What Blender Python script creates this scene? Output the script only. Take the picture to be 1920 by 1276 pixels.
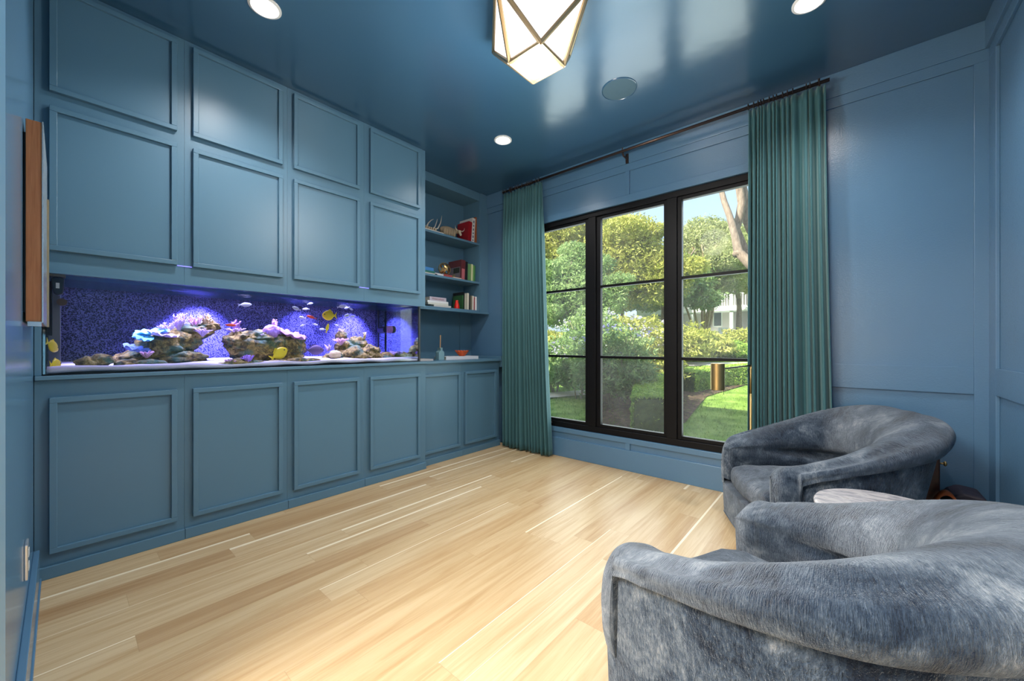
import bpy, bmesh, math, random
import numpy as np
from mathutils import Vector, Matrix, noise as mn
for o in list(bpy.data.objects): bpy.data.objects.remove(o)
S = bpy.context.scene; C = S.collection
pi = math.pi

# ------------------------------------------------------------------ camera
FPX, CX, CY, H = 728.0, 960.0, 647.0, 1.15      # focal length and horizon of the photograph in its 1920 px frame
YAW = math.atan2(628.0, 728.0)
FW = Vector((-math.sin(YAW), math.cos(YAW), 0)); RT = Vector((math.cos(YAW), math.sin(YAW), 0))
cd = bpy.data.cameras.new('camera'); cam = bpy.data.objects.new('camera', cd); C.objects.link(cam)
cd.sensor_width = 36; cd.lens = 36*FPX/1920; cd.shift_y = 9/1920; cd.clip_start = .02; cd.clip_end = 500
cam.location = (0, 0, H); cam.rotation_euler = (pi/2, 0, YAW)
S.camera = cam

# ------------------------------------------------------------------ exposure, sky, sun, lamps
S.view_settings.view_transform = 'Standard'; S.view_settings.look = 'None'
S.view_settings.exposure = 0.80; S.view_settings.gamma = 1; S.view_settings.use_curve_mapping = False
try:
    S.cycles.max_bounces = 10; S.cycles.diffuse_bounces = 5; S.cycles.glossy_bounces = 4
    S.cycles.transmission_bounces = 8; S.cycles.transparent_max_bounces = 12; S.cycles.caustics_reflective = False
    S.cycles.caustics_refractive = False; S.cycles.sample_clamp_indirect = 4; S.cycles.blur_glossy = 0.5
    S.cycles.use_denoising = True
except Exception: pass
W = bpy.data.worlds.new('sky'); S.world = W; W.use_nodes = True
wn = W.node_tree; bg = wn.nodes['Background']
sk = wn.nodes.new('ShaderNodeTexSky'); sk.sky_type = 'NISHITA'; sk.sun_disc = False
sk.sun_elevation = math.radians(46); sk.sun_rotation = math.radians(200); sk.air_density = 1.0; sk.dust_density = 3.5; sk.ozone_density = 1
wmx = wn.nodes.new('ShaderNodeMix'); wmx.data_type = 'RGBA'; wmx.inputs[0].default_value = .45
wsc = wn.nodes.new('ShaderNodeVectorMath'); wsc.operation = 'SCALE'; wsc.inputs['Scale'].default_value = .14
wn.links.new(sk.outputs[0], wsc.inputs[0]); wn.links.new(wsc.outputs[0], wmx.inputs[6]); wmx.inputs[7].default_value = (.60, .78, 1.0, 1)
wn.links.new(wmx.outputs[2], bg.inputs[0]); bg.inputs[1].default_value = 1.15

def light(name, kind, loc, energy, col=(1, 1, 1), size=.1, rot=(0, 0, 0), **k):
    l = bpy.data.lights.new(name, kind); l.energy = energy; l.color = col
    if kind == 'AREA':
        l.size = size
        if 'sy' in k: l.shape = 'RECTANGLE'; l.size_y = k['sy']
        if 'disk' in k: l.shape = 'DISK'
        if 'spread' in k: l.spread = k['spread']
    elif kind == 'SPOT': l.spot_size = k.get('cone', 1.2); l.spot_blend = k.get('blend', .6); l.shadow_soft_size = size
    elif kind == 'POINT': l.shadow_soft_size = size
    elif kind == 'SUN': l.angle = size
    o = bpy.data.objects.new(name, l); C.objects.link(o); o.location = loc; o.rotation_euler = rot
    return o
sun = light('sun', 'SUN', (0, -8, 12), 6.6, (1, .93, .78), .01)
sun.rotation_euler = Vector((.42, .78, -.80)).to_track_quat('-Z', 'Y').to_euler()
CEIL = 2.97
WARM = (1, .97, .94)
DOWNLIGHTS = [(-2.37, .713), (-2.31, 2.555), (-.15, 2.585), (-.15, .713)]
PEND = (-1.25, 1.65)
for i, (x, y) in enumerate(DOWNLIGHTS):
    light('downlight_lamp', 'SPOT', (x, y, CEIL-.03), 48, WARM, .055, cone=2.5, blend=.9)
light('pendant_lamp', 'POINT', (PEND[0], PEND[1], 2.42), 28, (1, .96, .9), .16)
light('hall_fill', 'AREA', (-1.85, -1.45, CEIL-.08), 280, (1, .93, .84), 1.6, sy=1.6)  # added fill light, out of view in the hall
# aquarium lamps stand in the hood above the water
light('daylight_fill', 'AREA', (-1.52, 3.66, 1.38), 26, (.88, .97, 1), 2.2, rot=(-pi/2, 0, 0), sy=2.05)  # added area lamp outside the window, stands in for daylight
VIO = (.20, .17, 1.0)
for yy, e, xx in ((.70, 260, -3.53), (1.42, 60, -3.56), (1.90, 170, -3.56)):
    q = light('aquarium_lamp', 'SPOT', (xx, yy, 1.60), e, VIO, .02, cone=1.35, blend=.9)
    q.rotation_euler = Vector((-.34, -.05, -1)).to_track_quat('-Z', 'Y').to_euler()
light('aquarium_lamp', 'AREA', (-3.37, 1.05, 1.585), 15, (.56, .48, 1), 2.0, sy=.10, rot=(0, 0, pi/2), spread=1.25)

# ------------------------------------------------------------------ helpers
def tag(o, label=None, cat=None, group=None, kind=None):
    if label: o['label'] = label
    if cat: o['category'] = cat
    if group: o['group'] = group
    if kind: o['kind'] = kind
    return o
def empty(name, loc, label=None, cat=None, group=None, kind=None, rz=0):
    o = bpy.data.objects.new(name, None); C.objects.link(o); o.location = loc; o.rotation_euler = (0, 0, rz)
    o.empty_display_size = .05
    return tag(o, label, cat, group, kind)
def link(name, me, mat, parent=None, smooth=False, local=False):
    """one mesh object; unless local, its vertices are world coordinates even under a parent"""
    o = bpy.data.objects.new(name, me); C.objects.link(o)
    if mat: me.materials.append(mat) if not isinstance(mat, (list, tuple)) else [me.materials.append(m) for m in mat]
    if smooth: me.polygons.foreach_set('use_smooth', [True]*len(me.polygons))
    if parent is not None:
        o.parent = parent
        if not local:
            q = parent; mw = Matrix.Identity(4)
            while q is not None:
                mw = Matrix.Translation(q.location) @ q.rotation_euler.to_matrix().to_4x4() @ mw; q = q.parent
            me.transform(mw.inverted())
    return o
class MB:
    def __init__(s): s.v = []; s.f = []; s.m = []
    def add(s, vs, fs, mi=0):
        n = len(s.v); s.v += [tuple(v) for v in vs]; s.f += [tuple(i+n for i in f) for f in fs]; s.m += [mi]*len(fs); return s
    def box(s, x0, x1, y0, y1, z0, z1, mi=0, M=None):
        vs = [Vector((x, y, z)) for x in (x0, x1) for y in (y0, y1) for z in (z0, z1)]
        if M is not None: vs = [M @ v for v in vs]
        return s.add(vs, [(0, 1, 3, 2), (4, 6, 7, 5), (0, 4, 5, 1), (2, 3, 7, 6), (0, 2, 6, 4), (1, 5, 7, 3)], mi)
    def frame(s, x0, x1, y0, y1, z0, z1, w):      # picture-frame moulding in a plane of constant x
        s.box(x0, x1, y0, y1, z0, z0+w); s.box(x0, x1, y0, y1, z1-w, z1)
        s.box(x0, x1, y0, y0+w, z0+w, z1-w); s.box(x0, x1, y1-w, y1, z0+w, z1-w); return s
    def tube(s, pts, r, n=8, mi=0, caps=True):
        pts = [Vector(p) for p in pts]; rs = r if isinstance(r, (list, tuple)) else [r]*len(pts)
        vs = []; fs = []; up = None
        for i, p in enumerate(pts):
            t = (pts[min(i+1, len(pts)-1)]-pts[max(i-1, 0)]).normalized()
            if up is None: up = t.orthogonal().normalized()
            up = (up-t*up.dot(t)); up = up.normalized() if up.length > 1e-6 else t.orthogonal().normalized()
            w = t.cross(up)
            for k in range(n):
                a = 2*pi*k/n; vs.append(p+(up*math.cos(a)+w*math.sin(a))*rs[i])
        for i in range(len(pts)-1):
            for k in range(n):
                a, b = i*n+k, i*n+(k+1) % n; fs.append((a, b, b+n, a+n))
        if caps: fs.append(tuple(range(n))[::-1]); fs.append(tuple(range((len(pts)-1)*n, len(pts)*n)))
        return s.add(vs, fs, mi)
    def lathe(s, prof, c=(0, 0, 0), n=32, mi=0):
        vs = []; fs = []
        for r, z in prof:
            for k in range(n): a = 2*pi*k/n; vs.append((c[0]+r*math.cos(a), c[1]+r*math.sin(a), c[2]+z))
        for i in range(len(prof)-1):
            for k in range(n):
                a, b = i*n+k, i*n+(k+1) % n; fs.append((a, b, b+n, a+n))
        fs.append(tuple(range(n))[::-1]); fs.append(tuple(range((len(prof)-1)*n, len(prof)*n)))
        return s.add(vs, fs, mi)
    def ell(s, c, r, n=12, m=8, M=None, mi=0):
        vs = []; fs = []
        for i in range(1, m):
            th = pi*i/m
            for k in range(n): a = 2*pi*k/n; vs.append(Vector((r[0]*math.sin(th)*math.cos(a), r[1]*math.sin(th)*math.sin(a), r[2]*math.cos(th))))
        vs += [Vector((0, 0, r[2])), Vector((0, 0, -r[2]))]
        for i in range(m-2):
            for k in range(n): a, b = i*n+k, i*n+(k+1) % n; fs.append((a, a+n, b+n, b))
        T, B = len(vs)-2, len(vs)-1
        for k in range(n): fs.append((T, k, (k+1) % n)); fs.append((B, (m-2)*n+(k+1) % n, (m-2)*n+k))
        if M is not None: vs = [M @ v for v in vs]
        return s.add([v+Vector(c) for v in vs], fs, mi)
    def prism(s, poly, axis, a, b, mi=0):         # extrude a 2-D outline along an axis
        def P(u, v, w): return {0: (w, u, v), 1: (u, w, v), 2: (u, v, w)}[axis]
        n = len(poly); vs = [P(u, v, a) for u, v in poly]+[P(u, v, b) for u, v in poly]
        return s.add(vs, [tuple(range(n))[::-1], tuple(range(n, 2*n))]+[(i, (i+1) % n, (i+1) % n+n, i+n) for i in range(n)], mi)
    def mesh(s, name='m'):
        me = bpy.data.meshes.new(name); me.from_pydata(s.v, [], s.f)
        if any(s.m): me.polygons.foreach_set('material_index', s.m)
        bm = bmesh.new(); bm.from_mesh(me); bmesh.ops.recalc_face_normals(bm, faces=bm.faces); bm.to_mesh(me); bm.free()
        me.update(); return me
    def build(s, name, mat, parent=None, smooth=False, bevel=0, local=False, seg=2):
        o = link(name, s.mesh(name), mat, parent, smooth, local)
        if bevel:
            b = o.modifiers.new('bevel', 'BEVEL'); b.width = bevel; b.segments = seg; b.limit_method = 'ANGLE'; b.angle_limit = .6
        return o
def autosmooth(o, ang=.6):
    me = o.data; me.polygons.foreach_set('use_smooth', [True]*len(me.polygons))
    bm = bmesh.new(); bm.from_mesh(me)
    for e in bm.edges:
        if len(e.link_faces) == 2 and e.calc_face_angle(0) > ang: e.smooth = False
    bm.to_mesh(me); bm.free(); return o
def ray(px, py): return FW + RT*((px-CX)/FPX) + Vector((0, 0, 1))*((CY-py)/FPX)
def atX(px, py, X): d = ray(px, py); t = X/d.x; return Vector((X, d.y*t, H+d.z*t))
def atY(px, py, Y): d = ray(px, py); t = Y/d.y; return Vector((d.x*t, Y, H+d.z*t))
def atD(px, py, t): d = ray(px, py); return Vector((d.x*t, d.y*t, H+d.z*t))

# ------------------------------------------------------------------ material helpers
class NT:
    def __init__(s, name):
        s.m = bpy.data.materials.new(name); s.m.use_nodes = True; s.t = s.m.node_tree; s.p = s.t.nodes['Principled BSDF']; s.out = s.t.nodes['Material Output']
    def n(s, typ, ins=None, **at):
        nd = s.t.nodes.new('ShaderNode'+typ)
        for k, v in at.items(): setattr(nd, k, v)
        for k, v in (ins or {}).items(): s.set(nd.inputs[k], v)
        return nd
    def set(s, sock, v):
        if isinstance(v, bpy.types.NodeSocket): s.t.links.new(v, sock)
        elif isinstance(v, bpy.types.Node): s.t.links.new(v.outputs[0], sock)
        else: sock.default_value = v
    def P(s, **k):
        names = dict(col='Base Color', rough='Roughness', metal='Metallic', spec='Specular IOR Level', ior='IOR', nrm='Normal', coat='Coat Weight', coatr='Coat Roughness', sheen='Sheen Weight',
                     sheenr='Sheen Roughness', sheent='Sheen Tint', trans='Transmission Weight', emc='Emission Color', ems='Emission Strength', sub='Subsurface Weight', alpha='Alpha')
        for a, v in k.items():
            if isinstance(v, tuple) and len(v) == 3 and a in ('col', 'emc', 'sheent'): v = (*v, 1)
            s.set(s.p.inputs[names[a]], v)
        return s
    def coord(s, scale=(1, 1, 1), rot=(0, 0, 0), kind='Object'):
        tc = s.n('TexCoord'); mp = s.n('Mapping', {'Vector': tc.outputs[kind], 'Scale': scale, 'Rotation': rot}); return mp.outputs[0]
    def noise(s, vec, scale, detail=4, rough=.5, dist=0): return s.n('TexNoise', {'Vector': vec, 'Scale': scale, 'Detail': detail, 'Roughness': rough, 'Distortion': dist})
    def ramp(s, fac, stops, interp='LINEAR'):
        r = s.n('ValToRGB', {'Fac': fac}); cr = r.color_ramp; cr.interpolation = interp
        while len(cr.elements) < len(stops): cr.elements.new(.5)
        for e, (p, c) in zip(cr.elements, stops): e.position = p; e.color = (*c, 1) if len(c) == 3 else c
        return r.outputs[0]
    def mix(s, f, a, b, mode='MIX'):
        r = s.n('Mix', data_type='RGBA', blend_type=mode); s.set(r.inputs[0], f)
        s.set(r.inputs[6], (*a, 1) if isinstance(a, tuple) and len(a) == 3 else a); s.set(r.inputs[7], (*b, 1) if isinstance(b, tuple) and len(b) == 3 else b); return r.outputs[2]
    def math(s, op, a, b=0.0): r = s.n('Math', operation=op); s.set(r.inputs[0], a); s.set(r.inputs[1], b); return r.outputs[0]
    def bump(s, h, strength=.2, dist=.01): return s.n('Bump', {'Height': h, 'Strength': strength, 'Distance': dist}).outputs[0]
def simple(name, col, rough=.5, metal=0, **k):
    t = NT(name); v = t.coord(); nz = t.noise(v, 40, 3)
    c = t.mix(t.math('MULTIPLY', nz.outputs[0], .35), tuple(col), tuple(x*.72 for x in col))
    t.P(col=c, rough=rough, metal=metal, **k); return t.m

PAINT = (.040, .112, .178)
def paint(name, rough, bump, ior=1.5, col=PAINT, bs=160, dist=.002, wave=0):
    t = NT(name); v = t.coord(); nz = t.noise(v, bs, 3, .6); n2 = t.noise(v, 1.6, 3)
    c = t.mix(n2.outputs[0], tuple(x*1.05 for x in col), tuple(x*.93 for x in col))
    h = nz.outputs[0]
    nr = t.bump(h, bump, dist)
    if wave:
        n3 = t.noise(v, 5, 2); nr = t.n('Bump', {'Height': n3.outputs[0], 'Strength': wave, 'Distance': .01, 'Normal': nr}).outputs[0]
    t.P(col=c, rough=rough, ior=ior, nrm=nr); return t.m
M_CAB = paint('cabinet_paint', .38, .05, 1.5, col=(.084, .184, .272))
M_WALL = paint('wall_paint', .27, .30, 1.6, bs=110, dist=.003, wave=.12, col=(.086, .190, .312))
M_CEIL = paint('ceiling_lacquer', .20, .06, 2.0, col=(.038, .108, .195), bs=60, wave=.22)
M_NEAR = paint('near_wall_paint', .20, .12, 1.6, col=(.086, .190, .312), bs=90, wave=.1)
M_HALL = simple('hall_paint', (.75, .73, .70), .7)
M_BLACK = simple('black_window_metal', (.004, .004, .005), .45, spec=.2)
M_BLACKP = simple('black_plastic', (.012, .012, .015), .3)
M_BRASS = simple('brass', (.50, .35, .15), .42, 1)
M_BRASSM = simple('matte_brass', (.42, .33, .20), .4, .9)
M_BRONZE = simple('bronze_rod', (.07, .048, .042), .32, .7)
M_WHITE = simple('white_trim', (.8, .8, .78), .4)
M_STEEL = simple('steel_plate', (.75, .76, .78), .25, .8)
M_SPK = simple('speaker_grille', (.05, .115, .165), .5)
def emis(name, col, st):
    t = NT(name); t.P(col=col, emc=col, ems=st, rough=.4); return t.m
M_LED = emis('downlight_diffuser', (1, .97, .92), 9)
M_PGL = emis('pendant_glass', (1, .955, .955), .60)
M_HFILL = emis('hall_fill_diffuser', (1, .97, .92), 6)
M_LEAK = emis('hood_leak_glow', (.22, .20, 1), 1.0)  # painted glow of the hood light, not a lamp
def glassy(name, tint=(1, 1, 1), ior=1.45, rough=0.0, f=1.0, haze=0.0):
    t = NT(name); t.t.nodes.remove(t.p)
    tr = t.n('BsdfTransparent', {'Color': (*tint, 1)}); gl = t.n('BsdfGlossy', {'Roughness': rough, 'Color': (1, 1, 1, 1)})
    fr = t.n('Fresnel', {'IOR': ior}); fac = t.math('MULTIPLY', fr.outputs[0], f)
    mx = t.n('MixShader', {'Fac': fac}); t.t.links.new(tr.outputs[0], mx.inputs[1]); t.t.links.new(gl.outputs[0], mx.inputs[2])
    out = mx.outputs[0]
    if haze:
        df = t.n('BsdfDiffuse', {'Color': (.8, .85, .9, 1)}); nz = t.noise(t.coord(), 3, 4)
        m2 = t.n('MixShader', {'Fac': t.math('MULTIPLY', nz.outputs[0], haze)}); t.t.links.new(out, m2.inputs[1]); t.t.links.new(df.outputs[0], m2.inputs[2]); out = m2.outputs[0]
    t.t.links.new(out, t.out.inputs[0]); return t.m
M_PANE = glassy('window_glass', (.97, .99, .98), 1.45, 0, .06, .11)  # diffuse mix painted in as haze over the garden view
M_TANKG = glassy('aquarium_glass', (.95, .97, 1), 1.4, .02, .6)
_w = NT('water_surface'); _w.t.nodes.remove(_w.p); _a = _w.n('BsdfTransparent', {'Color': (.9, .95, 1, 1)}); _b = _w.n('BsdfGlossy', {'Roughness': .06, 'Normal': _w.bump(_w.noise(_w.coord(), 9, 3).outputs[0], .5, .02)}); _c = _w.n('MixShader', {'Fac': .35})
_w.t.links.new(_a.outputs[0], _c.inputs[1]); _w.t.links.new(_b.outputs[0], _c.inputs[2]); _w.t.links.new(_c.outputs[0], _w.out.inputs[0]); M_WATER = _w.m

# floor planks run along y, towards the window
def floor_mat():
    t = NT('oak_planks'); tc = t.n('TexCoord'); sp = t.n('SeparateXYZ', {0: tc.outputs['Object']})
    PW, PL = .127, 1.35
    xr = t.math('DIVIDE', t.math('ADD', sp.outputs[0], 20.045), PW); row = t.math('FLOOR', xr); fx = t.math('FRACT', xr)
    wr = t.n('TexWhiteNoise', {'W': row}, noise_dimensions='1D')
    yy = t.math('ADD', t.math('DIVIDE', sp.outputs[1], PL), t.math('MULTIPLY', wr.outputs[0], 7.3)); col = t.math('FLOOR', yy); fy = t.math('FRACT', yy)
    cv = t.n('CombineXYZ', {0: row, 1: col}); wid = t.n('TexWhiteNoise', {'Vector': cv.outputs[0]}, noise_dimensions='2D')
    idv = wid.outputs[0]; sepc = t.n('SeparateColor', {0: wid.outputs[1]})
    off = t.n('VectorMath', {0: tc.outputs['Object'], 1: t.n('VectorMath', {0: wid.outputs[1], 1: (9, 9, 9)}, operation='MULTIPLY').outputs[0]}, operation='ADD')
    mp = t.n('Mapping', {'Vector': off.outputs[0], 'Scale': (26, 1.3, 1)})
    g1 = t.noise(mp.outputs[0], 1.0, 8, .62, .8); mp2 = t.n('Mapping', {'Vector': off.outputs[0], 'Scale': (120, 5, 1)}); g2 = t.noise(mp2.outputs[0], 1.0, 5, .6)
    mp3 = t.n('Mapping', {'Vector': off.outputs[0], 'Scale': (9, 2.2, 1)}); wv = t.n('TexWave', {'Vector': mp3.outputs[0], 'Scale': 3.0, 'Distortion': 9.0, 'Detail': 3.0, 'Detail Scale': 1.2}, wave_type='BANDS', bands_direction='X')
    base = t.ramp(idv, [(0, (.50, .345, .19)), (.10, (.555, .40, .225)), (.35, (.60, .455, .27)), (.6, (.575, .43, .25)), (.8, (.64, .50, .315)), (.95, (.61, .47, .285)), (1, (.67, .535, .35))])
    c = t.mix(t.ramp(g1.outputs[0], [(.38, (0, 0, 0)), (.72, (1, 1, 1))]), base, t.mix(1.0, base, (.74, .63, .50), 'MULTIPLY'))
    c = t.mix(t.math('MULTIPLY', g2.outputs[0], .30), c, t.mix(1.0, c, (.66, .56, .43), 'MULTIPLY'))
    fig = t.math('MULTIPLY', t.math('GREATER_THAN', sepc.outputs[1], .72), .32); c = t.mix(t.math('MULTIPLY', fig, t.ramp(wv.outputs[0], [(.35, (0, 0, 0)), (.6, (1, 1, 1))])), c, (.42, .26, .12))
    # pale sapwood along one edge of some boards
    sapw = t.math('MULTIPLY', t.math('LESS_THAN', fx, t.math('MULTIPLY', sepc.outputs[2], .17)), t.math('GREATER_THAN', sepc.outputs[0], .74))
    c = t.mix(t.math('MULTIPLY', sapw, .75), c, (.90, .80, .60))
    sx = t.math('LESS_THAN', t.math('ABSOLUTE', t.math('SUBTRACT', fx, .5)), .494); sy = t.math('LESS_THAN', t.math('ABSOLUTE', t.math('SUBTRACT', fy, .5)), .4991)
    seam = t.math('SUBTRACT', 1.0, t.math('MULTIPLY', sx, sy)); c = t.mix(t.math('MULTIPLY', seam, .35), c, (.30, .19, .09))
    h = t.math('SUBTRACT', t.math('MULTIPLY', g1.outputs[0], .25), seam)
    t.P(col=c, rough=t.math('ADD', t.math('MULTIPLY', g1.outputs[0], .12), .27), nrm=t.bump(h, .12, .002), ior=1.45); return t.m
M_FLOOR = floor_mat()

def wood(name, c1, c2, sc=(3, 3, 40), rough=.4):
    t = NT(name); v = t.coord(sc); g = t.noise(v, 4, 6, .6, .6)
    t.P(col=t.ramp(g.outputs[0], [(.3, c1), (.7, c2)]), rough=rough, nrm=t.bump(g.outputs[0], .05, .002)); return t.m
M_WALNUT = wood('walnut_veneer', (.33, .115, .04), (.46, .19, .075), (60, 60, 2))
M_REDWOOD = wood('dark_red_wood', (.05, .008, .006), (.085, .014, .01), (4, 4, 30), .3)

def velvet(name):
    t = NT(name); tc = t.n('TexCoord')
    def uvn(sc, rot, d=4, r=.65, dist=.3): return t.noise(t.n('Mapping', {'Vector': tc.outputs['UV'], 'Scale': sc, 'Rotation': (0, 0, rot)}).outputs[0], 1, d, r, dist).outputs[0]
    st = uvn((150, 26, 1), .5, 4, .7); st2 = uvn((420, 46, 1), .35, 3, .7); st3 = uvn((340, 60, 1), -.25, 2, .6)
    ob = t.coord(); big = t.noise(ob, 6, 6, .64, .9).outputs[0]; sm = t.noise(ob, 38, 6, .75, .5).outputs[0]; fine = t.noise(ob, 420, 2, .6).outputs[0]
    M = t.math
    a = M('ADD', M('MULTIPLY', big, .50), M('MULTIPLY', sm, .16)); a = M('ADD', a, M('MULTIPLY', st, .12)); a = M('ADD', a, M('MULTIPLY', st2, .14)); a = M('ADD', a, M('MULTIPLY', st3, .08))
    c = t.ramp(a, [(.41, (.007, .013, .027)), (.465, (.024, .040, .068)), (.515, (.055, .080, .118)), (.56, (.120, .152, .195)), (.63, (.29, .315, .345))])
    h = M('ADD', M('MULTIPLY', st2, 1.3), M('ADD', M('MULTIPLY', st, 1.0), M('MULTIPLY', fine, .2)))
    t.P(col=c, rough=.8, spec=.12, sheen=.45, sheenr=.3, sheent=(.80, .88, .96), nrm=t.bump(h, .9, .008)); return t.m
M_VEL = velvet('slate_velvet')
def curtain_mat():
    t = NT('teal_curtain_cloth'); v = t.coord((240, 240, 240)); w = t.noise(v, 1, 2); b = t.noise(t.coord(), 2, 3)
    c = t.mix(b.outputs[0], (.030, .105, .122), (.048, .145, .162)); t.P(col=c, rough=.75, sheen=.3, sheenr=.4, sheent=(.6, .9, .9), nrm=t.bump(w.outputs[0], .1, .001)); return t.m
M_CURT = curtain_mat()
def marble():
    t = NT('grey_veined_marble'); v = t.coord((1, 2.5, 1), (0, 0, .6)); n = t.noise(v, 7, 8, .65, 1.6); n2 = t.noise(t.coord(), 22, 6, .7)
    c = t.ramp(n.outputs[0], [(.3, (.13, .13, .15)), (.44, (.36, .35, .37)), (.56, (.60, .56, .55)), (.72, (.26, .22, .20))]); c = t.mix(t.math('MULTIPLY', n2.outputs[0], .4), c, (.30, .30, .34))
    t.P(col=c, rough=.25); return t.m
M_MARB = marble()

# ================================================================== ROOM SHELL
XR, YW, YN = .616, 3.40, -.09
XF = -2.99                      # face of the tall joinery
def struct(mb, name, mat, **k): o = mb.build(name, mat, **k); o['kind'] = 'structure'; return o
struct(MB().box(-3.95, 1.6, -3.1, YW+.02, -.08, 0), 'floor', M_FLOOR)
struct(MB().box(-3.95, 1.6, -3.1, YW+.25, CEIL, CEIL+.1), 'ceiling', M_CEIL)
struct(MB().box(-3.95, -3.80, -.21, YW, 0, CEIL), 'wall_left', M_WALL)
WX0, WX1, WZ0, WZ1 = -2.67, -.37, .295, 2.462
w = MB().box(-3.95, WX0, YW, YW+.2, -.1, CEIL).box(WX1, 1.6, YW, YW+.2, -.1, CEIL).box(WX0, WX1, YW, YW+.2, -.1, WZ0).box(WX0, WX1, YW, YW+.2, WZ1, CEIL)
struct(w, 'wall_back', M_WALL)
struct(MB().box(XR, XR+.13, YN-.12, YW, 0, CEIL), 'wall_right', M_WALL)
struct(MB().box(-3.95, -1.556, YN-.12, YN, 0, CEIL).box(.36, XR, YN-.12, YN, 0, CEIL).box(-1.556, .36, YN-.12, YN, 2.5, CEIL), 'wall_front', M_NEAR)
# the hall behind the camera
struct(MB().box(-3.95, 1.6, -3.2, -3.1, 0, CEIL).box(-3.95, -3.85, -3.1, -.21, 0, CEIL).box(1.5, 1.6, -3.1, -.21, 0, CEIL).box(.75, 1.6, -.21, -.15, 0, CEIL), 'wall_hall', M_HALL)
hl = empty('hall_fill_fixture', (-1.85, -1.45, CEIL-.03), 'added round fill light fixture on the unseen hall ceiling behind the doorway', 'ceiling light')  # added fixture that dresses the hall fill light
MB().lathe([(.2, 0), (.2, .03)], (-1.85, -1.45, CEIL-.03)).build('base', M_WHITE, hl)
MB().lathe([(.02, -.03), (.15, -.02), (.19, 0)], (-1.85, -1.45, CEIL-.03)).build('diffuser', M_HFILL, hl)
# unseen upper storey, height set to shade the near lawn; outer walls block light leaks
struct(MB().box(-14, 12, -7, YW+.2, CEIL+.12, 5.1), 'shade_storey', M_HALL)
struct(MB().box(-14, -3.95, YW, YW+.2, -1, CEIL+.12).box(1.6, 12, YW, YW+.2, -1, CEIL+.12).box(-14, -13.8, -7, YW, -1, 3.1).box(11.8, 12, -7, YW, -1, 3.1).box(-14, 12, -7, -6.8, -1, 3.1), 'wall_outer', M_HALL)

# trims of the window wall
T1 = YW-.015
t = MB().box(-3.34, XR, YW-.022, YW, 2.812, CEIL).box(-3.34, XR, T1, YW, 2.745, 2.812)
struct(t, 'trim_2', M_WALL, bevel=.002)
t = MB().box(.547, XR, T1, YW, 0, 2.745).box(-.37, -.24, T1, YW, 0, 2.745).box(-2.80, -2.67, T1, YW, .295, 2.745)
t.box(-1.545, -1.505, T1, YW, 2.53, 2.745).box(-2.67, -.37, T1, YW, 2.462, 2.53)
t.box(-.24, .547, T1, YW, .871, 1.026).box(-3.0, -2.80, T1, YW, .871, 1.0)
t.box(-2.80, -.37, T1, YW, .25, .295).box(-1.545, -1.50, T1, YW, .19, .25)
struct(t, 'trim_3', M_WALL, bevel=.002)
struct(MB().box(-3.04, XR, YW-.022, YW, 0, .19), 'baseboard_back', M_WALL, bevel=.003)
# right wall trims
RX = XR-.015
t = MB().box(RX, XR, YN, 1.55, .881, 1.026).box(RX, XR, 1.69, 3.255, .881, 1.026).box(RX, XR, 3.255, YW-.0151, 0, 2.745).box(RX, XR, 1.55, 1.69, 0, 2.745).box(XR-.03, XR, YN, YW-.022, 2.812, CEIL).box(RX, XR, YN, YW-.0151, 2.745, 2.812)
struct(t, 'trim_4', M_WALL, bevel=.002)
struct(MB().box(XR-.02, XR, YN, YW-.022, 0, .19), 'baseboard_right', M_WALL, bevel=.003)
struct(MB().box(-2.96, -1.556, YN, YN+.02, 0, .16).box(-2.96, -1.556, YN, YN+.026, 0, .02), 'baseboard_front', M_NEAR, bevel=.003)

# ------------------------------------------------------------------ window
win = empty('window_1', (-1.52, YW+.05, WZ0), kind='structure')
fr = MB(); Y0, Y1 = YW+.012, YW+.11
fr.box(WX0, WX1, Y0, Y1, WZ0, WZ0+.055).box(WX0, WX1, Y0, Y1, WZ1-.05, WZ1).box(WX0, WX0+.05, Y0, Y1, WZ0+.055, WZ1-.05).box(WX1-.05, WX1, Y0, Y1, WZ0+.055, WZ1-.05)
fr.box(-1.945, -1.865, Y0, Y1, WZ0+.055, WZ1-.05).box(-1.18, -1.095, Y0, Y1, WZ0+.055, WZ1-.05)
fr.build('window_frame', M_BLACK, win, bevel=.003)
LIT = [(-2.620, -1.945), (-1.865, -1.18), (-1.095, -.42)]
for a, b in LIT:
    s = MB(); g0, g1 = a+.045, b-.03
    if a < -2.5: g0, g1 = a+.03, b-.042
    if a > -1.2: g0, g1 = a+.035, b-.03
    ya, yb = YW+.03, YW+.075; za, zb = WZ0+.055, WZ1-.05
    s.box(a, g0, ya, yb, za, zb).box(g1, b, ya, yb, za, zb).box(g0, g1, ya, yb, za, za+.03).box(g0, g1, ya, yb, zb-.03, zb)
    so = s.build('sash', M_BLACK, win, bevel=.002)
    m = MB()
    for z in (1.036, 1.722): m.box(g0, g1, ya+.004, yb-.006, z-.012, z+.012)
    m.build('glazing_bar', M_BLACK, so)
    MB().box(g0-.005, g1+.005, YW+.052, YW+.058, za+.025, zb-.025).build('pane', M_PANE, so)
MB().box(-2.47, -2.41, YW-.01, YW+.02, .33, .345).box(-2.43, -2.36, YW-.025, YW-.008, .333, .343).build('crank_handle', M_BRONZE, win, bevel=.003)

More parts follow.
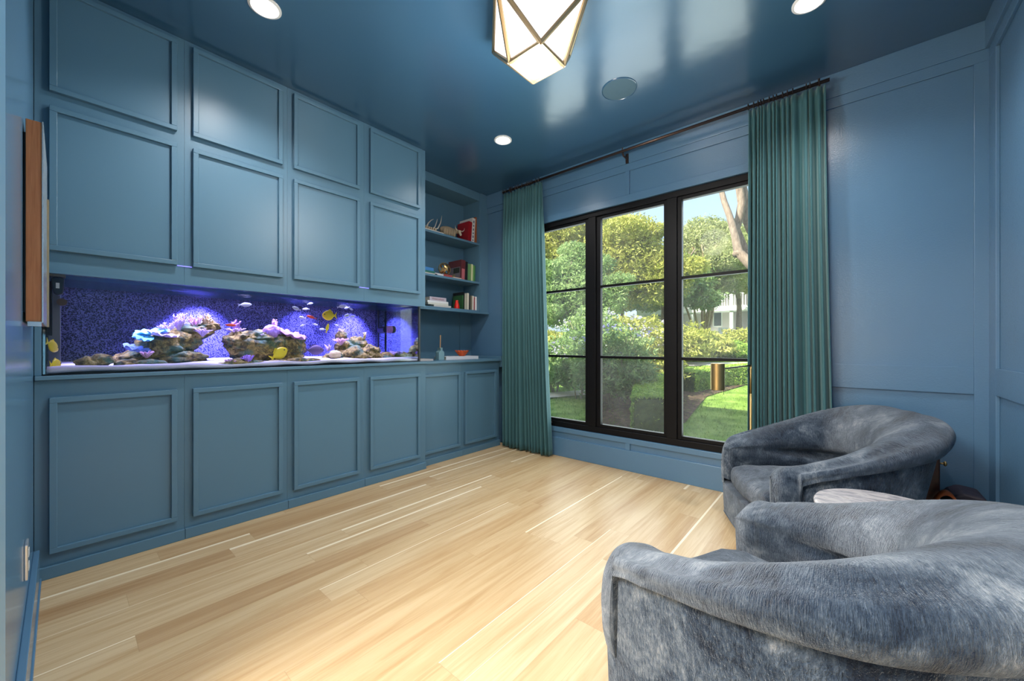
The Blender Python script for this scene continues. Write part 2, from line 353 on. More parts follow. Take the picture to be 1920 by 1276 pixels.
# ------------------------------------------------------------------ curtain rod and curtains
RZ, RY = 2.885, 3.275
rod = empty('curtain_rod', (-1.52, RY, RZ), 'long dark bronze curtain rod running above the three-part window', 'curtain rod')
MB().tube([(-2.96, RY, RZ), (-.085, RY, RZ)], .0115, 16).build('pole', M_BRONZE, rod, smooth=True)
for x in (-2.97, -.085): MB().lathe([(.018, -.012), (.018, .012)], (0, 0, 0), 16).build('end_cap', M_BRONZE, rod).matrix_local = Matrix.Translation((x+1.52, 0, 0)) @ Matrix.Rotation(pi/2, 4, 'Y')
for x in (-2.85, -1.52, -.14):
    MB().tube([(x, RY, RZ-.012), (x, RY+.02, RZ-.035), (x, YW-.02, RZ-.035)], .008, 8).box(x-.012, x+.012, YW-.035, YW-.022, RZ-.075, RZ+.01).tube([(x, RY, RZ+.012), (x, RY, RZ+.03)], .006, 8).build('bracket', M_BRONZE, rod)
def curtain(xa, xb, xa2, xb2, seed, npl, label, gaps=()):
    root = empty('curtain', ((xa+xb)/2, RY, 0), label, 'curtain', 'teal floor-length curtains')
    rnd = random.Random(seed); NU, NV = npl*16, 46
    zt, zb = RZ-.018, .012; vs = []; fs = []
    ph = [rnd.uniform(-.5, .5) for _ in range(npl+2)]; am = [rnd.uniform(.55, 1.15) for _ in range(npl+2)]; wd = [rnd.uniform(.5, 1.3) for _ in range(npl)]
    for g in gaps: wd[g] *= 2.2
    cw = np.cumsum([0]+wd); cw = cw/cw[-1]
    for j in range(NV+1):
        v = j/NV; z = zt+(zb-zt)*v
        a, b = xa+(xa2-xa)*v**1.4, xb+(xb2-xb)*v**1.4
        for i in range(NU+1):
            q = i/16; k = min(int(q), npl-1); f = q-k
            u = cw[k]+(cw[k+1]-cw[k])*f
            wob = .12*math.sin(v*3.1+seed+k*1.7)*v/npl
            x = a+(b-a)*min(1, max(0, u+wob*(math.sin(pi*f))))
            am_i = am[k]*(1-f)+am[k+1]*f
            depth = .016+.040*min(1, v*5)+.014*v
            s = math.cos(2*pi*f); s = math.copysign(abs(s)**.7, s)
            y = RY+.012+.006*v+depth*am_i*(-s)*.72+.004*math.sin(7*v+k)
            y = min(y, YW-.045)
            zz = z
            if v < .04 and s < 0: zz -= .012*(1-v/.04)*abs(s)
            if v > .97: zz = z+.006*(math.sin(k*2.1)+1)
            vs.append((x, y, zz))
    for j in range(NV):
        for i in range(NU): p = j*(NU+1)+i; fs.append((p, p+1, p+NU+2, p+NU+1))
    m = MB().add(vs, fs); c = m.build('drape', M_CURT, root, smooth=True); so = c.modifiers.new('t', 'SOLIDIFY'); so.thickness = .003
    for k in range(npl):
        x = xa+(xb-xa)*cw[k]
        r = MB(); pts = [(x, RY+.02*math.cos(2*pi*i/16), RZ+.004+.02*math.sin(2*pi*i/16)) for i in range(17)]
        r.tube(pts, .0028, 6, caps=False).build('ring', M_BRONZE, root)
curtain(-2.955, -2.405, -2.955, -2.30, 3, 13, 'teal curtain at the left of the window beside the shelves')
curtain(-.545, -.105, -.55, -.055, 8, 14, 'teal curtain at the right of the window behind the far armchair', gaps=(10, 12))

TFY = -.0655
# ------------------------------------------------------------------ left joinery
DY = [(-.041, .441), (.514, 1.003), (1.075, 1.569), (1.657, 2.152)]
EDGE = [YN+.002, .4775, 1.039, 1.613, 2.222]
ORD = ['nearest the front wall', 'second from the front wall', 'third from the front wall', 'at the shelf end']
def door(parent, y0, y1, z0, z1, x, name='door', w=.026):
    d = MB().box(x-.004, x+.010, y0, y1, z0, z1).build(name, M_CAB, parent, bevel=.0015)
    MB().frame(x+.0102, x+.026, y0, y1, z0, z1, w).build('moulding', M_CAB, d, bevel=.002)
    return d
for i in range(4):
    a, b = EDGE[i], EDGE[i+1]
    c = empty('base_cabinet', (XF-.25, (a+b)/2, 0), 'blue base cabinet with one framed door under the aquarium, '+ORD[i], 'cabinet', 'base cabinets under the aquarium')
    MB().box(-3.72, XF, a, b-.001, .0, .975).build('body', M_CAB, c)
    MB().box(XF, XF+.02, a, b-.001, 0, .062).build('plinth', M_CAB, c, bevel=.003)
    door(c, *DY[i], .122, .890, XF)
    u = empty('wall_cabinet', (XF-.25, (a+b)/2, 1.6), 'tall blue wall cabinet with two framed doors above the aquarium, '+ORD[i], 'cabinet', 'wall cabinets above the aquarium')
    MB().box(-3.78, XF, a, min(b-.001, 2.187), 1.64, CEIL-.001).build('body', M_CAB, u)
    MB().box(XF-.02, XF, a, b-.001, 1.513, 1.64).box(XF-.03, XF+.012, a, b-.001, 1.508, 1.517).build('fascia', M_CAB, u)
    door(u, *DY[i], 1.62, 2.332, XF)
    door(u, *DY[i], 2.405, 2.938, XF)
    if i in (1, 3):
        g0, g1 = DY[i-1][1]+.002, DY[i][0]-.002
        tag(MB().box(XF+.0005, XF+.004, g0+.001, g1-.001, 1.618, 1.622).build('leak_glow', M_LEAK), 'thin glowing violet strip standing for hood light leaking between two doors, '+('near the front wall' if i == 1 else 'near the shelves'), 'light leak')  # emissive strip stands in for hood light leaking through the door gap
tag(MB().box(-3.8, XF+.028, YN+.003, 2.223, .978, .9995).build('cabinet_ledge', M_CAB, bevel=.003), 'long blue ledge on the base cabinets carrying the aquarium', 'ledge')
u3 = u; MB().box(-3.79, XF-.001, 2.188, 2.2225, 1.513, CEIL-.002).build('side_panel', M_CAB, u3)
tag(MB().box(-3.40, XF-.003, YN+.002, TFY, 1.0005, 1.512).build('filler_board', M_CAB, bevel=.001), 'narrow blue filler board between the front wall and the aquarium', 'board')
# right lower cabinets
XB = -3.05
for i, (a, b, d0, d1) in enumerate([(2.2235, 2.727, 2.23, 2.694), (2.727, 3.305, 2.76, 3.236)]):
    c = empty('base_cabinet', (XB-.25, (a+b)/2, 0), 'shallow blue cabinet under the counter, '+('beside the aquarium cabinets' if i == 0 else 'beside the left curtain'), 'cabinet', 'cabinets under the shelf counter')
    MB().box(-3.62, XB, a, b-.001, 0, .970).build('body', M_CAB, c)
    MB().box(XB, XB+.02, a, b-.001, 0, .062).build('plinth', M_CAB, c, bevel=.003)
    door(c, d0, d1, .110, .872, XB)
tag(MB().box(-3.62, XB+.035, 2.2235, 3.312, .972, .994).box(-3.62, XB+.03, 3.3125, 3.384, .90, 1.02).build('countertop', M_CAB, bevel=.002), 'blue countertop beside the aquarium below the shelves', 'countertop')
struct(MB().box(-3.79, -3.62, 2.2235, YW-.001, 0, CEIL).box(-3.62, -3.605, 3.20, 3.30, .995, 1.54), 'trim_5', M_CAB)
# bookcase
XS = -3.33
bc = empty('bookcase', (XS-.15, 2.8, 1.54), 'open blue built-in bookcase with three shelves between cabinets and curtain', 'bookcase')
MB().box(-3.618, XS, 3.262, YW-.001, 1.54, CEIL-.001).box(XS-.0, XS+.012, 3.275, YW-.001, 1.53, CEIL-.001).build('side', M_CAB, bc, bevel=.002)
MB().box(-3.618, XS, 2.224, 3.262, 2.875, CEIL-.001).build('top_rail', M_CAB, bc)
MB().box(-3.619, -3.612, 2.224, 3.262, 1.54, 2.875).build('back', M_CAB, bc)
for z, th in ((1.565, .025), (1.905, .024), (2.366, .024)):
    MB().box(-3.61, XS+.002, 2.224, 3.2615, z-th, z).build('shelf', M_CAB, bc, bevel=.002)
MB().box(XS-.0, XS+.03, 2.224, YW-.001, 1.524, 1.545).build('bottom_moulding', M_CAB, bc, bevel=.003)

# ------------------------------------------------------------------ things on the front wall
ar = empty('framed_artwork', (-2.46, YN, 1.59), 'deep walnut box frame hung on the wall left of the aquarium', 'picture frame')
MB().box(-2.74, -2.19, YN+.006, -.047, 1.234, 1.95).build('wooden_box', M_WALNUT, ar, bevel=.002)
MB().box(-2.70, -2.22, YN+.0005, YN+.006, 1.27, 1.91).build('backing', M_BLACKP, ar)
MB().box(-2.742, -2.188, -.0468, -.0435, 1.232, 1.952).build('steel_edge', M_STEEL, ar)
MB().box(-2.742, -2.70, -.0434, -.0375, 1.232, 1.80).build('brass_strip', M_BRASSM, ar)
MB().box(-2.20, -2.185, YN+.011, -.0475, 1.218, 1.234).build('lower_edge', M_STEEL, ar)
op = empty('outlet_plate', (-2.29, YN, .36), 'shiny metal outlet plate low on the wall near the baseboard', 'outlet')
MB().box(-2.335, -2.255, YN, YN+.009, .295, .425).build('plate', M_STEEL, op, bevel=.003)
for z in (.335, .385): MB().box(-2.312, -2.278, YN+.009, YN+.011, z-.014, z+.014).build('socket', M_WHITE, op, bevel=.001)

# ------------------------------------------------------------------ ceiling things
for i, (x, y) in enumerate(DOWNLIGHTS):
    o = empty('downlight', (x, y, CEIL), ['round recessed ceiling light above the tall cabinets', 'round recessed ceiling light nearest the bookcase', 'round recessed ceiling light above the far armchair, cut by the frame', 'round recessed ceiling light above the near armchair'][i], 'ceiling light', 'recessed ceiling lights')
    MB().lathe([(.078, 0), (.078, -.005), (.066, -.009), (.060, -.004)], (x, y, CEIL), 40).build('trim_ring', M_WHITE, o)
    MB().lathe([(.058, -.004), (.050, -.008)], (x, y, CEIL-.001), 32).build('diffuser', M_LED, o)
o = empty('ceiling_speaker', (-1.226, 2.588, CEIL), 'round blue-painted speaker grille in the ceiling beyond the pendant', 'speaker')
MB().lathe([(.122, 0), (.122, -.004), (.117, -.006), (.115, -.002)], (-1.226, 2.588, CEIL), 64).build('rim', M_CEIL, o)
MB().lathe([(.1145, -.001), (.1145, -.004)], (-1.226, 2.588, CEIL), 64).build('grille', M_SPK, o)
# faceted pendant
pl = empty('pendant_light', (PEND[0], PEND[1], CEIL), 'large faceted ceiling light of white glass panels with brass edges', 'ceiling light')
px, py = PEND
bot = [Vector((px+.102*a, py+.102*b, 2.647)) for a, b in ((1, -1), (1, 1), (-1, 1), (-1, -1))]
mid = [Vector((px+.314*a, py+.314*b, 2.863)) for a, b in ((1, 0), (0, 1), (-1, 0), (0, -1))]
top = [Vector((px+.13*a, py+.13*b, 2.955)) for a, b in ((1, -1), (1, 1), (-1, 1), (-1, -1))]
fac = [bot]; edges = [(bot[i], bot[(i+1) % 4]) for i in range(4)]+[(top[i], top[(i+1) % 4]) for i in range(4)]
for i in range(4):
    j = (i+1) % 4
    fac += [[bot[i], bot[j], mid[i]], [bot[i], mid[(i-1) % 4], mid[i]], [top[i], top[j], mid[i]], [top[i], mid[(i-1) % 4], mid[i]]]
    edges += [(bot[i], mid[i]), (bot[j], mid[i]), (top[i], mid[i]), (top[j], mid[i]), (mid[i], mid[(i-1) % 4])]
for f in fac:
    c = sum(f, Vector())/len(f); nrm = (f[1]-f[0]).cross(f[2]-f[0]).normalized()
    if nrm.dot(c-Vector((px, py, 2.8))) < 0: nrm = -nrm
    a = [c+(v-c)*.97 for v in f]; b = [v-nrm*.003 for v in a]; n = len(f)
    MB().add(a+b, [tuple(range(n)), tuple(range(n, 2*n))]+[(i, (i+1) % n, (i+1) % n+n, i+n) for i in range(n)]).build('glass_panel', M_PGL, pl)
e = MB()
for a, b in edges: e.tube([a, b], .0125, 8)
e.build('brass_frame', M_BRASSM, pl)
MB().box(px-.12, px+.12, py-.12, py+.12, 2.955, CEIL).build('canopy', M_BRASSM, pl, bevel=.003)

# ================================================================== ARMCHAIRS
def sstep(a, b, x): t = min(1, max(0, (x-a)/(b-a))); return t*t*(3-2*t)
def catmull(P, n):
    out = []
    for i in range(len(P)-1):
        p0, p1, p2, p3 = P[max(i-1, 0)], P[i], P[i+1], P[min(i+2, len(P)-1)]
        for k in range(n):
            t = k/n; out.append(.5*((2*p1)+(p2-p0)*t+(2*p0-5*p1+4*p2-p3)*t*t+(3*p1-p0-3*p2+p3)*t**3))
    out.append(P[-1]); return out
half = [Vector(p) for p in ((.355, .345, 0), (.20, .368, 0), (.02, .368, 0), (-.17, .315, 0), (-.30, .185, 0), (-.345, 0, 0))]
ctrl = half+[Vector((p.x, -p.y, 0)) for p in reversed(half[:-1])]
raw = catmull(ctrl, 24)
ls = [0]
for i in range(1, len(raw)): ls.append(ls[-1]+(raw[i]-raw[i-1]).length)
TOT = ls[-1]
def path(s):
    s = min(TOT, max(0, s)); i = int(np.searchsorted(ls, s)); i = min(max(i, 1), len(raw)-1)
    f = (s-ls[i-1])/max(1e-9, ls[i]-ls[i-1]); return raw[i-1].lerp(raw[i], f)
def frame(s):
    a, b = path(s-.02), path(s+.02); t = (b-a).normalized(); p = path(s)
    return p, t, Vector((t.y, -t.x, 0))*(-1)   # outward normal fixed below
def grid_mesh(rows, uvs, closed):
    """rows of points -> quads with uv"""
    nr, nc = len(rows), len(rows[0]); vs = [tuple(p) for r in rows for p in r]; fs = []; uv = []
    for i in range(nr-1):
        for j in range(nc if closed else nc-1):
            j2 = (j+1) % nc; fs.append((i*nc+j, i*nc+j2, (i+1)*nc+j2, (i+1)*nc+j))
            for (a, b) in ((i, j), (i, j+1), (i+1, j+1), (i+1, j)): uv.append((uvs[a][min(b, len(uvs[a])-1)]))
    me = bpy.data.meshes.new('sweep'); me.from_pydata(vs, [], fs)
    ul = me.uv_layers.new(name='UVMap'); ul.data.foreach_set('uv', np.array(uv, dtype=np.float32).ravel())
    return me
def fixn(me):
    bm = bmesh.new(); bm.from_mesh(me); bmesh.ops.remove_doubles(bm, verts=bm.verts, dist=1e-5); bmesh.ops.recalc_face_normals(bm, faces=bm.faces); bm.to_mesh(me); bm.free()
def profile(a):
    """a: 0 at the centre of the back .. 1 at the arm fronts"""
    k = 1-sstep(.06, 1.0, a)
    ztop = .548+.242*k+.022*math.sin(pi*a)
    zc = .472+.225*(1-a)**.85-.012*sstep(.88, 1, a)                                # outer crease under the roll
    wo = .090+.045*sstep(0, 1, k)                      # outward bulge
    wi = .098+.085*k                                   # inward bulge
    return k, ztop, zc, wo, wi
def make_pad():
    NS = 220; NC = 56; rows = []; uvs = []
    cap = .085
    svals = list(np.concatenate([np.linspace(-cap, 0, 14)[:-1], np.linspace(0, TOT, NS), np.linspace(TOT, TOT+cap, 14)[1:]]))
    for s in svals:
        sc = min(max(s, 0), TOT); a = abs(2*sc/TOT-1); k, ztop, zc, wo, wi = profile(a)
        e = max(0, -s, s-TOT)/cap; rnd = max(.02, (max(0, 1-e**2.6))**(1/2.6)); rz = math.sqrt(max(0, 1-e*e))
        p = path(sc); t = (path(min(sc+.01, TOT))-path(max(sc-.01, 0))).normalized(); n = Vector((t.y, -t.x, 0))
        if n.dot(p) < 0: n = -n
        base = p+(t*(-1) if s < 0 else t)*(max(0, -s, s-TOT))
        fr = sstep(.972, .992, a)                   # the roll wraps down over the arm fronts
        zc2 = zc*(1-fr)+.215*fr; zt = ztop-.14*(1-rz)-.012*sstep(.85, 1, a)
        # section outline, starting at the outer crease, over the top, down the inside to the seat
        pts = []
        lip = .030*(1-fr); ind = sstep(.95, .55, a) if False else 1-sstep(.55, .92, a)
        oc = wo-.022-.028*(1-sstep(.3, 1, a))                               # n of the crease
        key = [(oc, zc2), (oc+lip*.6+.006, zc2-.004), (wo*.97, zc2+(zt-zc2)*.22), (wo, zc2+(zt-zc2)*.48), (wo*.86, zc2+(zt-zc2)*.76), (wo*.52, zt-.018), (wo*.08, zt), (-wi*.42, .465+(zt-.465)*.90), (-wi*.82, .465+(zt-.465)*.68),
               (-wi*1.0, .465+(zt-.465)*.40), (-wi*.97, .465+(zt-.465)*.15), (-wi*(.97-.42*ind), .460), (-wi*.97-.012*ind, .418), (-wi*.85, .35), (-wi*.62, .25)]
        key = [Vector((q[0], q[1], 0)) for q in key]
        cv = catmull(key, 4); pts = cv
        for _ in range(1):
            row = []; uvr = []; L = 0
            for q_i, q in enumerate(pts):
                if q_i: L += (pts[q_i]-pts[q_i-1]).length
                pn = q.x*rnd; z = q.y
                P_ = base+n*pn+Vector((0, 0, z))
                w = .006*mn.noise(Vector((P_.x*6, P_.y*6, P_.z*6)))+.003*mn.noise(Vector((P_.x*17, P_.y*17, P_.z*17+5)))
                P_ = P_+n*w*rnd
                row.append(P_); uvr.append((s, L))
            rows.append(row); uvs.append(uvr)
    me = grid_mesh(rows, uvs, False); fixn(me); return me
def make_shell():
    rows = []; uvs = []
    for s in np.linspace(0, TOT, 110):
        a = abs(2*s/TOT-1); k, ztop, zc, wo, wi = profile(a)
        p = path(s); t = (path(min(s+.01, TOT))-path(max(s-.01, 0))).normalized(); n = Vector((t.y, -t.x, 0))
        if n.dot(p) < 0: n = -n
        tp = .004+.125*k
        w0 = wo-.024-.026*(1-sstep(.3, 1, a)); pr = [(w0-.05, zc+.02), (w0-.002, zc+.006), (w0-tp*.35, zc*.66), (w0-tp*.75, zc*.30), (w0-tp, .012), (w0-.03-tp, .0)]
        cv = catmull([Vector((x, z, 0)) for x, z in pr], 4); L = 0; row = []; uvr = []
        for i, q in enumerate(cv):
            if i: L += (cv[i]-cv[i-1]).length
            row.append(p+n*q.x+Vector((0, 0, q.y))); uvr.append((s*.35, L))
        rows.append(row); uvs.append(uvr)
    me = grid_mesh(rows, uvs, False); fixn(me); return me
def dshape(inset, nfront=14, xf=.36, bow=.035):
    """outline of the seat opening: inside line of the sweep closed by a slightly bowed front"""
    pts = []
    for s in np.linspace(0, TOT, 60):
        p = path(s); t = (path(min(s+.01, TOT))-path(max(s-.01, 0))).normalized(); n = Vector((t.y, -t.x, 0))
        if n.dot(p) < 0: n = -n
        q = p-n*inset
        if q.x <= xf: pts.append(q)
    a, b = pts[-1], pts[0]
    for i in range(0, nfront+1):
        f = i/nfront; y = a.y+(b.y-a.y)*f; pts.append(Vector((xf+bow*math.sin(pi*f)**.6 if 0 < f < 1 else xf, y, 0)))
    return pts
def pillow(outline, z0, z1, pw=3.2, rings=16, wr=0.0):
    c = sum(outline, Vector())/len(outline); zc = (z0+z1)/2; hz = (z1-z0)/2; rows = []; uvs = []
    for j in range(2*rings+1):
        th = -pi/2+pi*j/(2*rings); r = max(.0, math.cos(th))**(2/pw); zz = math.copysign(abs(math.sin(th))**(2/pw), math.sin(th))
        row = []; uvr = []
        for q in outline:
            P_ = c+(q-c)*r; z = zc+hz*zz
            if wr and z > zc-.02 and P_.x > .1:   # gathered cloth along the front
                z += wr*mn.noise(Vector((P_.x*9, P_.y*30, 1)))*sstep(.1, .3, P_.x); P_.x += wr*.8*mn.noise(Vector((3, P_.y*34, P_.z*5)))*r
            row.append(Vector((P_.x, P_.y, z))); uvr.append((P_.y, P_.x*1.0+z))
        rows.append(row); uvs.append(uvr)
    me = grid_mesh(rows, uvs, True); fixn(me); return me
def baseline():
    pts = []
    for s in np.linspace(0, TOT, 70):
        a = abs(2*s/TOT-1); k, zt, zc, wo, wi = profile(a); p = path(s); t = (path(min(s+.01, TOT))-path(max(s-.01, 0))).normalized(); n = Vector((t.y, -t.x, 0))
        if n.dot(p) < 0: n = -n
        w0 = wo-.024-.026*(1-sstep(.3, 1, a)); pts.append(p+n*(w0-.004-(.125*k)*.95))
    A, B = pts[-1].copy(), pts[0].copy(); x0 = path(0).x
    for j in range(1, 10):
        th = pi/2*j/9; e = math.sin(th); q = max(0, 1-e**2.6)**(1/2.6); yc = -path(0).y; pts.append(Vector((x0+.083*e, yc+(A.y-yc)*q, 0)))
    y0 = pts[-1].y
    for i in range(1, 20): f = i/20; pts.append(Vector((x0+.083+.020*math.sin(pi*f), y0+(-2*y0)*f, 0)))
    for j in range(9, 0, -1):
        th = pi/2*j/9; e = math.sin(th); q = max(0, 1-e**2.6)**(1/2.6); yc = path(0).y; pts.append(Vector((x0+.083*e, yc+(B.y-yc)*q, 0)))
    return pts
def make_base():
    o = baseline(); rows = []; uvs = []
    for z, g in ((.0, .975), (.012, .985), (.10, .993), (.214, 1.0), (.222, .99), (.222, .5)):
        rows.append([Vector((q.x*g, q.y*g, z)) for q in o]); L = 0; ur = []
        for i, q in enumerate(o):
            if i: L += (o[i]-o[i-1]).length
            ur.append((L*.5, z))
        uvs.append(ur)
    me = grid_mesh(rows, uvs, True); fixn(me); return me
def piping(me_pts, r, name, parent):
    return MB().tube(me_pts, r, 6).build(name, M_VEL, parent, smooth=True, local=True)
padm, shellm, basem, cushm = make_pad(), make_shell(), make_base(), pillow(dshape(.080, xf=.415, bow=.045), .21, .390, 3.6, wr=.012)
for me in (padm, shellm, basem, cushm): me.materials.append(M_VEL); me.polygons.foreach_set('use_smooth', [True]*len(me.polygons))
def armchair(loc, face, label):
    r = empty('armchair', (*loc, 0), label, 'armchair', 'velvet tub armchairs', rz=math.atan2(face[1], face[0]))
    for nm, me in (('rolled_back', padm), ('outer_shell', shellm), ('base', basem), ('seat_cushion', cushm)):
        o = bpy.data.objects.new(nm, me); C.objects.link(o); o.parent = r
    o = baseline(); o.append(o[0])
    MB().tube([Vector((q.x*.984, q.y*.984, .014)) for q in o], .004, 6).build('hem_piping', M_VEL, r, smooth=True, local=True)
    return r
armchair((-.045, 1.345), (-.933, .36), 'grey-blue velvet tub armchair nearest the camera, cut off by the frame')
armchair((-.435+.86*.405, 2.675+.51*.405), (-.86, -.51), 'grey-blue velvet tub armchair in the corner by the window curtain')

# ------------------------------------------------------------------ side table, lamp, case, bag
tb = empty('side_table', (.125, 2.135, 0), 'small round side table with grey veined marble top between the armchairs', 'side table')
MB().lathe([(.215, .470), (.230, .473), (.235, .482), (.235, .492), (.230, .500), (.222, .502)], (.125, 2.135, 0), 64).build('table_top', M_MARB, tb, smooth=False, bevel=0)
MB().lathe([(.028, .02), (.022, .06), (.022, .44), (.05, .470)], (.125, 2.135, 0), 24).build('stem', M_BRASSM, tb)
MB().lathe([(.150, 0), (.150, .012), (.03, .022)], (.125, 2.135, 0), 48).build('foot', M_BRASSM, tb)
LX, LY = -.528, 3.262
fl = empty('floor_lamp', (LX, LY, 0), 'slim brass reading lamp with cylinder shade in front of the right curtain', 'floor lamp')
MB().lathe([(.055, 0), (.055, .012), (.012, .018)], (LX, LY, 0), 32).build('base', M_BRASS, fl)
MB().tube([(LX, LY, .015), (LX, LY, .80)], .009, 12).build('pole', M_BRASS, fl, smooth=True)
MB().tube([(LX, LY, .80), (LX, LY, 1.008)], .0065, 12).build('upper_pole', M_BRASS, fl, smooth=True)
SH = atD(1345.5, 706, 2.62)
MB().tube([(LX-.004, LY, 1.004), (LX, LY, 1.004), (SH.x+.03, SH.y+.03, .992), (SH.x, SH.y, .988)], .0055, 10).build('arm', M_BRONZE, fl, smooth=True)
sh = MB().lathe([(.0415, -.088), (.043, -.086), (.043, .088), (.041, .090), (.012, .090), (.012, .085), (.038, .084), (.0395, -.086)], SH, 40).build('lamp_shade', M_BRASS, fl); autosmooth(sh)
MB().ell(SH+Vector((0, 0, -.078)), (.027, .027, .020)).build('bulb', M_WHITE, fl, smooth=True)
MB().tube([SH+Vector((.034, .012, -.085)), SH+Vector((.034, .012, -.118))], .002, 6).build('pull_switch', M_BLACKP, fl)
cs = empty('wooden_case', (.335, 3.19, 0), 'dark red wooden case with brass fittings hidden behind the far armchair', 'case')
MB().box(.26, .388, 3.15, 3.32, 0, .56).build('body', M_REDWOOD, cs, bevel=.006)
MB().tube([(.388, 3.165, .50), (.404, 3.165, .50)], .005, 8).ell((.408, 3.165, .50), (.008, .009, .014), 10, 6).build('knob', M_BRASS, cs, smooth=True)
MB().tube([(.388, 3.165, .335), (.402, 3.165, .335)], .004, 8).box(.398, .406, 3.140, 3.190, .331, .339).build('latch', M_BRASS, cs, bevel=.001)
def fabric(name, a, b): 
    t = NT(name); n = t.noise(t.coord(), 12, 5); t.P(col=t.mix(n.outputs[0], a, b), rough=.6, nrm=t.bump(n.outputs[0], .4, .01)); return t.m
M_ORANGE = fabric('orange_leather', (.62, .13, .025), (.42, .07, .012)); M_DARKF = fabric('black_cloth', (.012, .010, .020), (.025, .018, .035))
bg_ = empty('tote_bag', (.50, 3.18, 0), 'orange and black bag on the floor in the corner behind the near armchair', 'bag')
m = MB(); 
body = [(.405, .0), (.40, .26), (.425, .335), (.47, .365), (.545, .355), (.592, .27), (.595, .0)]
m.prism(body, 1, 3.12, 3.32).build('body', M_DARKF, bg_, bevel=.012)
rows = []
st = [Vector((.352+.125*f, 3.085, .262+.105*math.sin(pi*min(1, f*1.05+.08))**.8)) for f in np.linspace(0, 1, 18)]
m = MB(); vs = []; fs = []
for i, q in enumerate(st):
    for dy, dz in ((-.028, -.012), (-.02, .008), (.02, .008), (.028, -.012)): vs.append((q.x, q.y+dy, q.z+dz))
for i in range(len(st)-1):
    for k in range(4): fs.append((i*4+k, i*4+(k+1) % 4, (i+1)*4+(k+1) % 4, (i+1)*4+k))
m.add(vs, fs+[(0, 1, 2, 3), tuple(range(len(vs)-4, len(vs)))]).build('strap', M_ORANGE, bg_, smooth=True)
MB().prism([(.37, .0), (.37, .26), (.40, .31), (.45, .315), (.50, .24), (.50, .0)], 1, 3.086, 3.118).build('front_pocket', M_ORANGE, bg_, bevel=.01)

# ================================================================== THINGS ON THE SHELVES
def rgb(h): 
    v = [int(h[i:i+2], 16)/255 for i in (0, 2, 4)]; return tuple(x/12.92 if x < .04045 else ((x+.055)/1.055)**2.4 for x in v)
_mc = {}
def colm(h, rough=.5, metal=0):
    k = (h, rough, metal)
    if k not in _mc: _mc[k] = simple('dyed_'+h, rgb(h), rough, metal)
    return _mc[k]
PAGES = simple('book_pages', (.62, .58, .48), .8)
def book(y0, y1, z, hgt, dep, col, label, group, lean=0.0, xs=-3.375, extra=None, cat='book'):
    """upright book: spine towards the room (+x), thickness along y"""
    th = y1-y0; r = empty('book', (xs, y0, z+th*math.sin(lean)+.0003), label, cat, group); r.rotation_euler = (-lean, 0, 0)
    c = MB(); b = .003
    c.box(-dep, 0, 0, b, 0, hgt).box(-dep, 0, th-b, th, 0, hgt).box(-b, 0, b, th-b, 0, hgt)
    c.build('cover', colm(col, .4), r, local=True, bevel=.001)
    MB().box(-dep+.004, -b, b, th-b, .003, hgt-.003).build('pages', PAGES, r, local=True)
    if extra: extra(r, th, hgt, dep)
    return r
def flat_book(y0, y1, z, th, dep, col, label, group, xs=-3.36, turn=0.0, extra=None, pages=None):
    r = empty('book', (xs, (y0+y1)/2, z), label, 'book', group); r.rotation_euler = (0, 0, turn); L = y1-y0; b = .0025
    MB().box(-dep, 0, -L/2, L/2, 0, b).box(-dep, 0, -L/2, L/2, th-b, th).box(-b, 0, -L/2, L/2, b, th-b).build('cover', colm(col, .45), r, local=True)
    MB().box(-dep+.003, -b, -L/2+.003, L/2-.003, b, th-b).build('pages', PAGES, r, local=True)
    if extra: extra(r, L, th)
    return r
def yx(px_, X): return atX(px_, 600, X).y
Z1, Z2, Z3, ZC = 2.3665, 1.9055, 1.5655, .9945
XT = -3.375
def spine_marks(col, rows):
    def f(r, th, h, d):
        for (z0, z1) in rows: MB().box(-.0005, .0008, th*.3, th*.7, h*z0, h*z1).build('lettering', colm(col), r, local=True)
    return f
# top shelf
flat_book(yx(790, XT), yx(831, XT), Z1, .018, .22, 'd8d4cc', 'pale flat book under the antler on the top shelf, lower of two', 'flat books on the top shelf')
def pat(r, L, th):
    for i in range(7): MB().box(-.0004, .0008, -L/2+.01+i*L/7.5, -L/2+.02+i*L/7.5, .004, th-.004).build('lettering', colm('4a3423'), r, local=True)
flat_book(yx(786, XT), yx(817, XT), Z1+.0185, .026, .20, 'b9a78e', 'tan patterned flat book directly under the antler', 'flat books on the top shelf', extra=pat)
ant = MB(); a0 = atX(796, 427, -3.42); zb = Z1+.0452
def AP(px_, py_): p = atX(px_, py_, -3.42); return (p.x, p.y, max(p.z, zb+.008))
ant.tube([AP(790, 427), AP(800, 425), AP(806, 429), AP(813, 431.5)], [.010, .012, .011, .009], 8)
ant.tube([AP(800, 425), AP(803, 418), AP(808, 413), AP(813, 410.5)], [.010, .007, .005, .002], 8)
ant.tube([AP(812, 431), AP(816, 424), AP(819, 415), AP(820, 410)], [.008, .006, .005, .002], 8)
ant.tube([AP(806, 429), AP(814, 431.5), AP(821, 428), AP(826, 418), AP(828.5, 404)], [.009, .009, .008, .006, .002], 8)
tag(ant.build('antler', colm('d9d0c2', .45), smooth=True), 'bone white deer antler lying on books on the top shelf', 'antler')
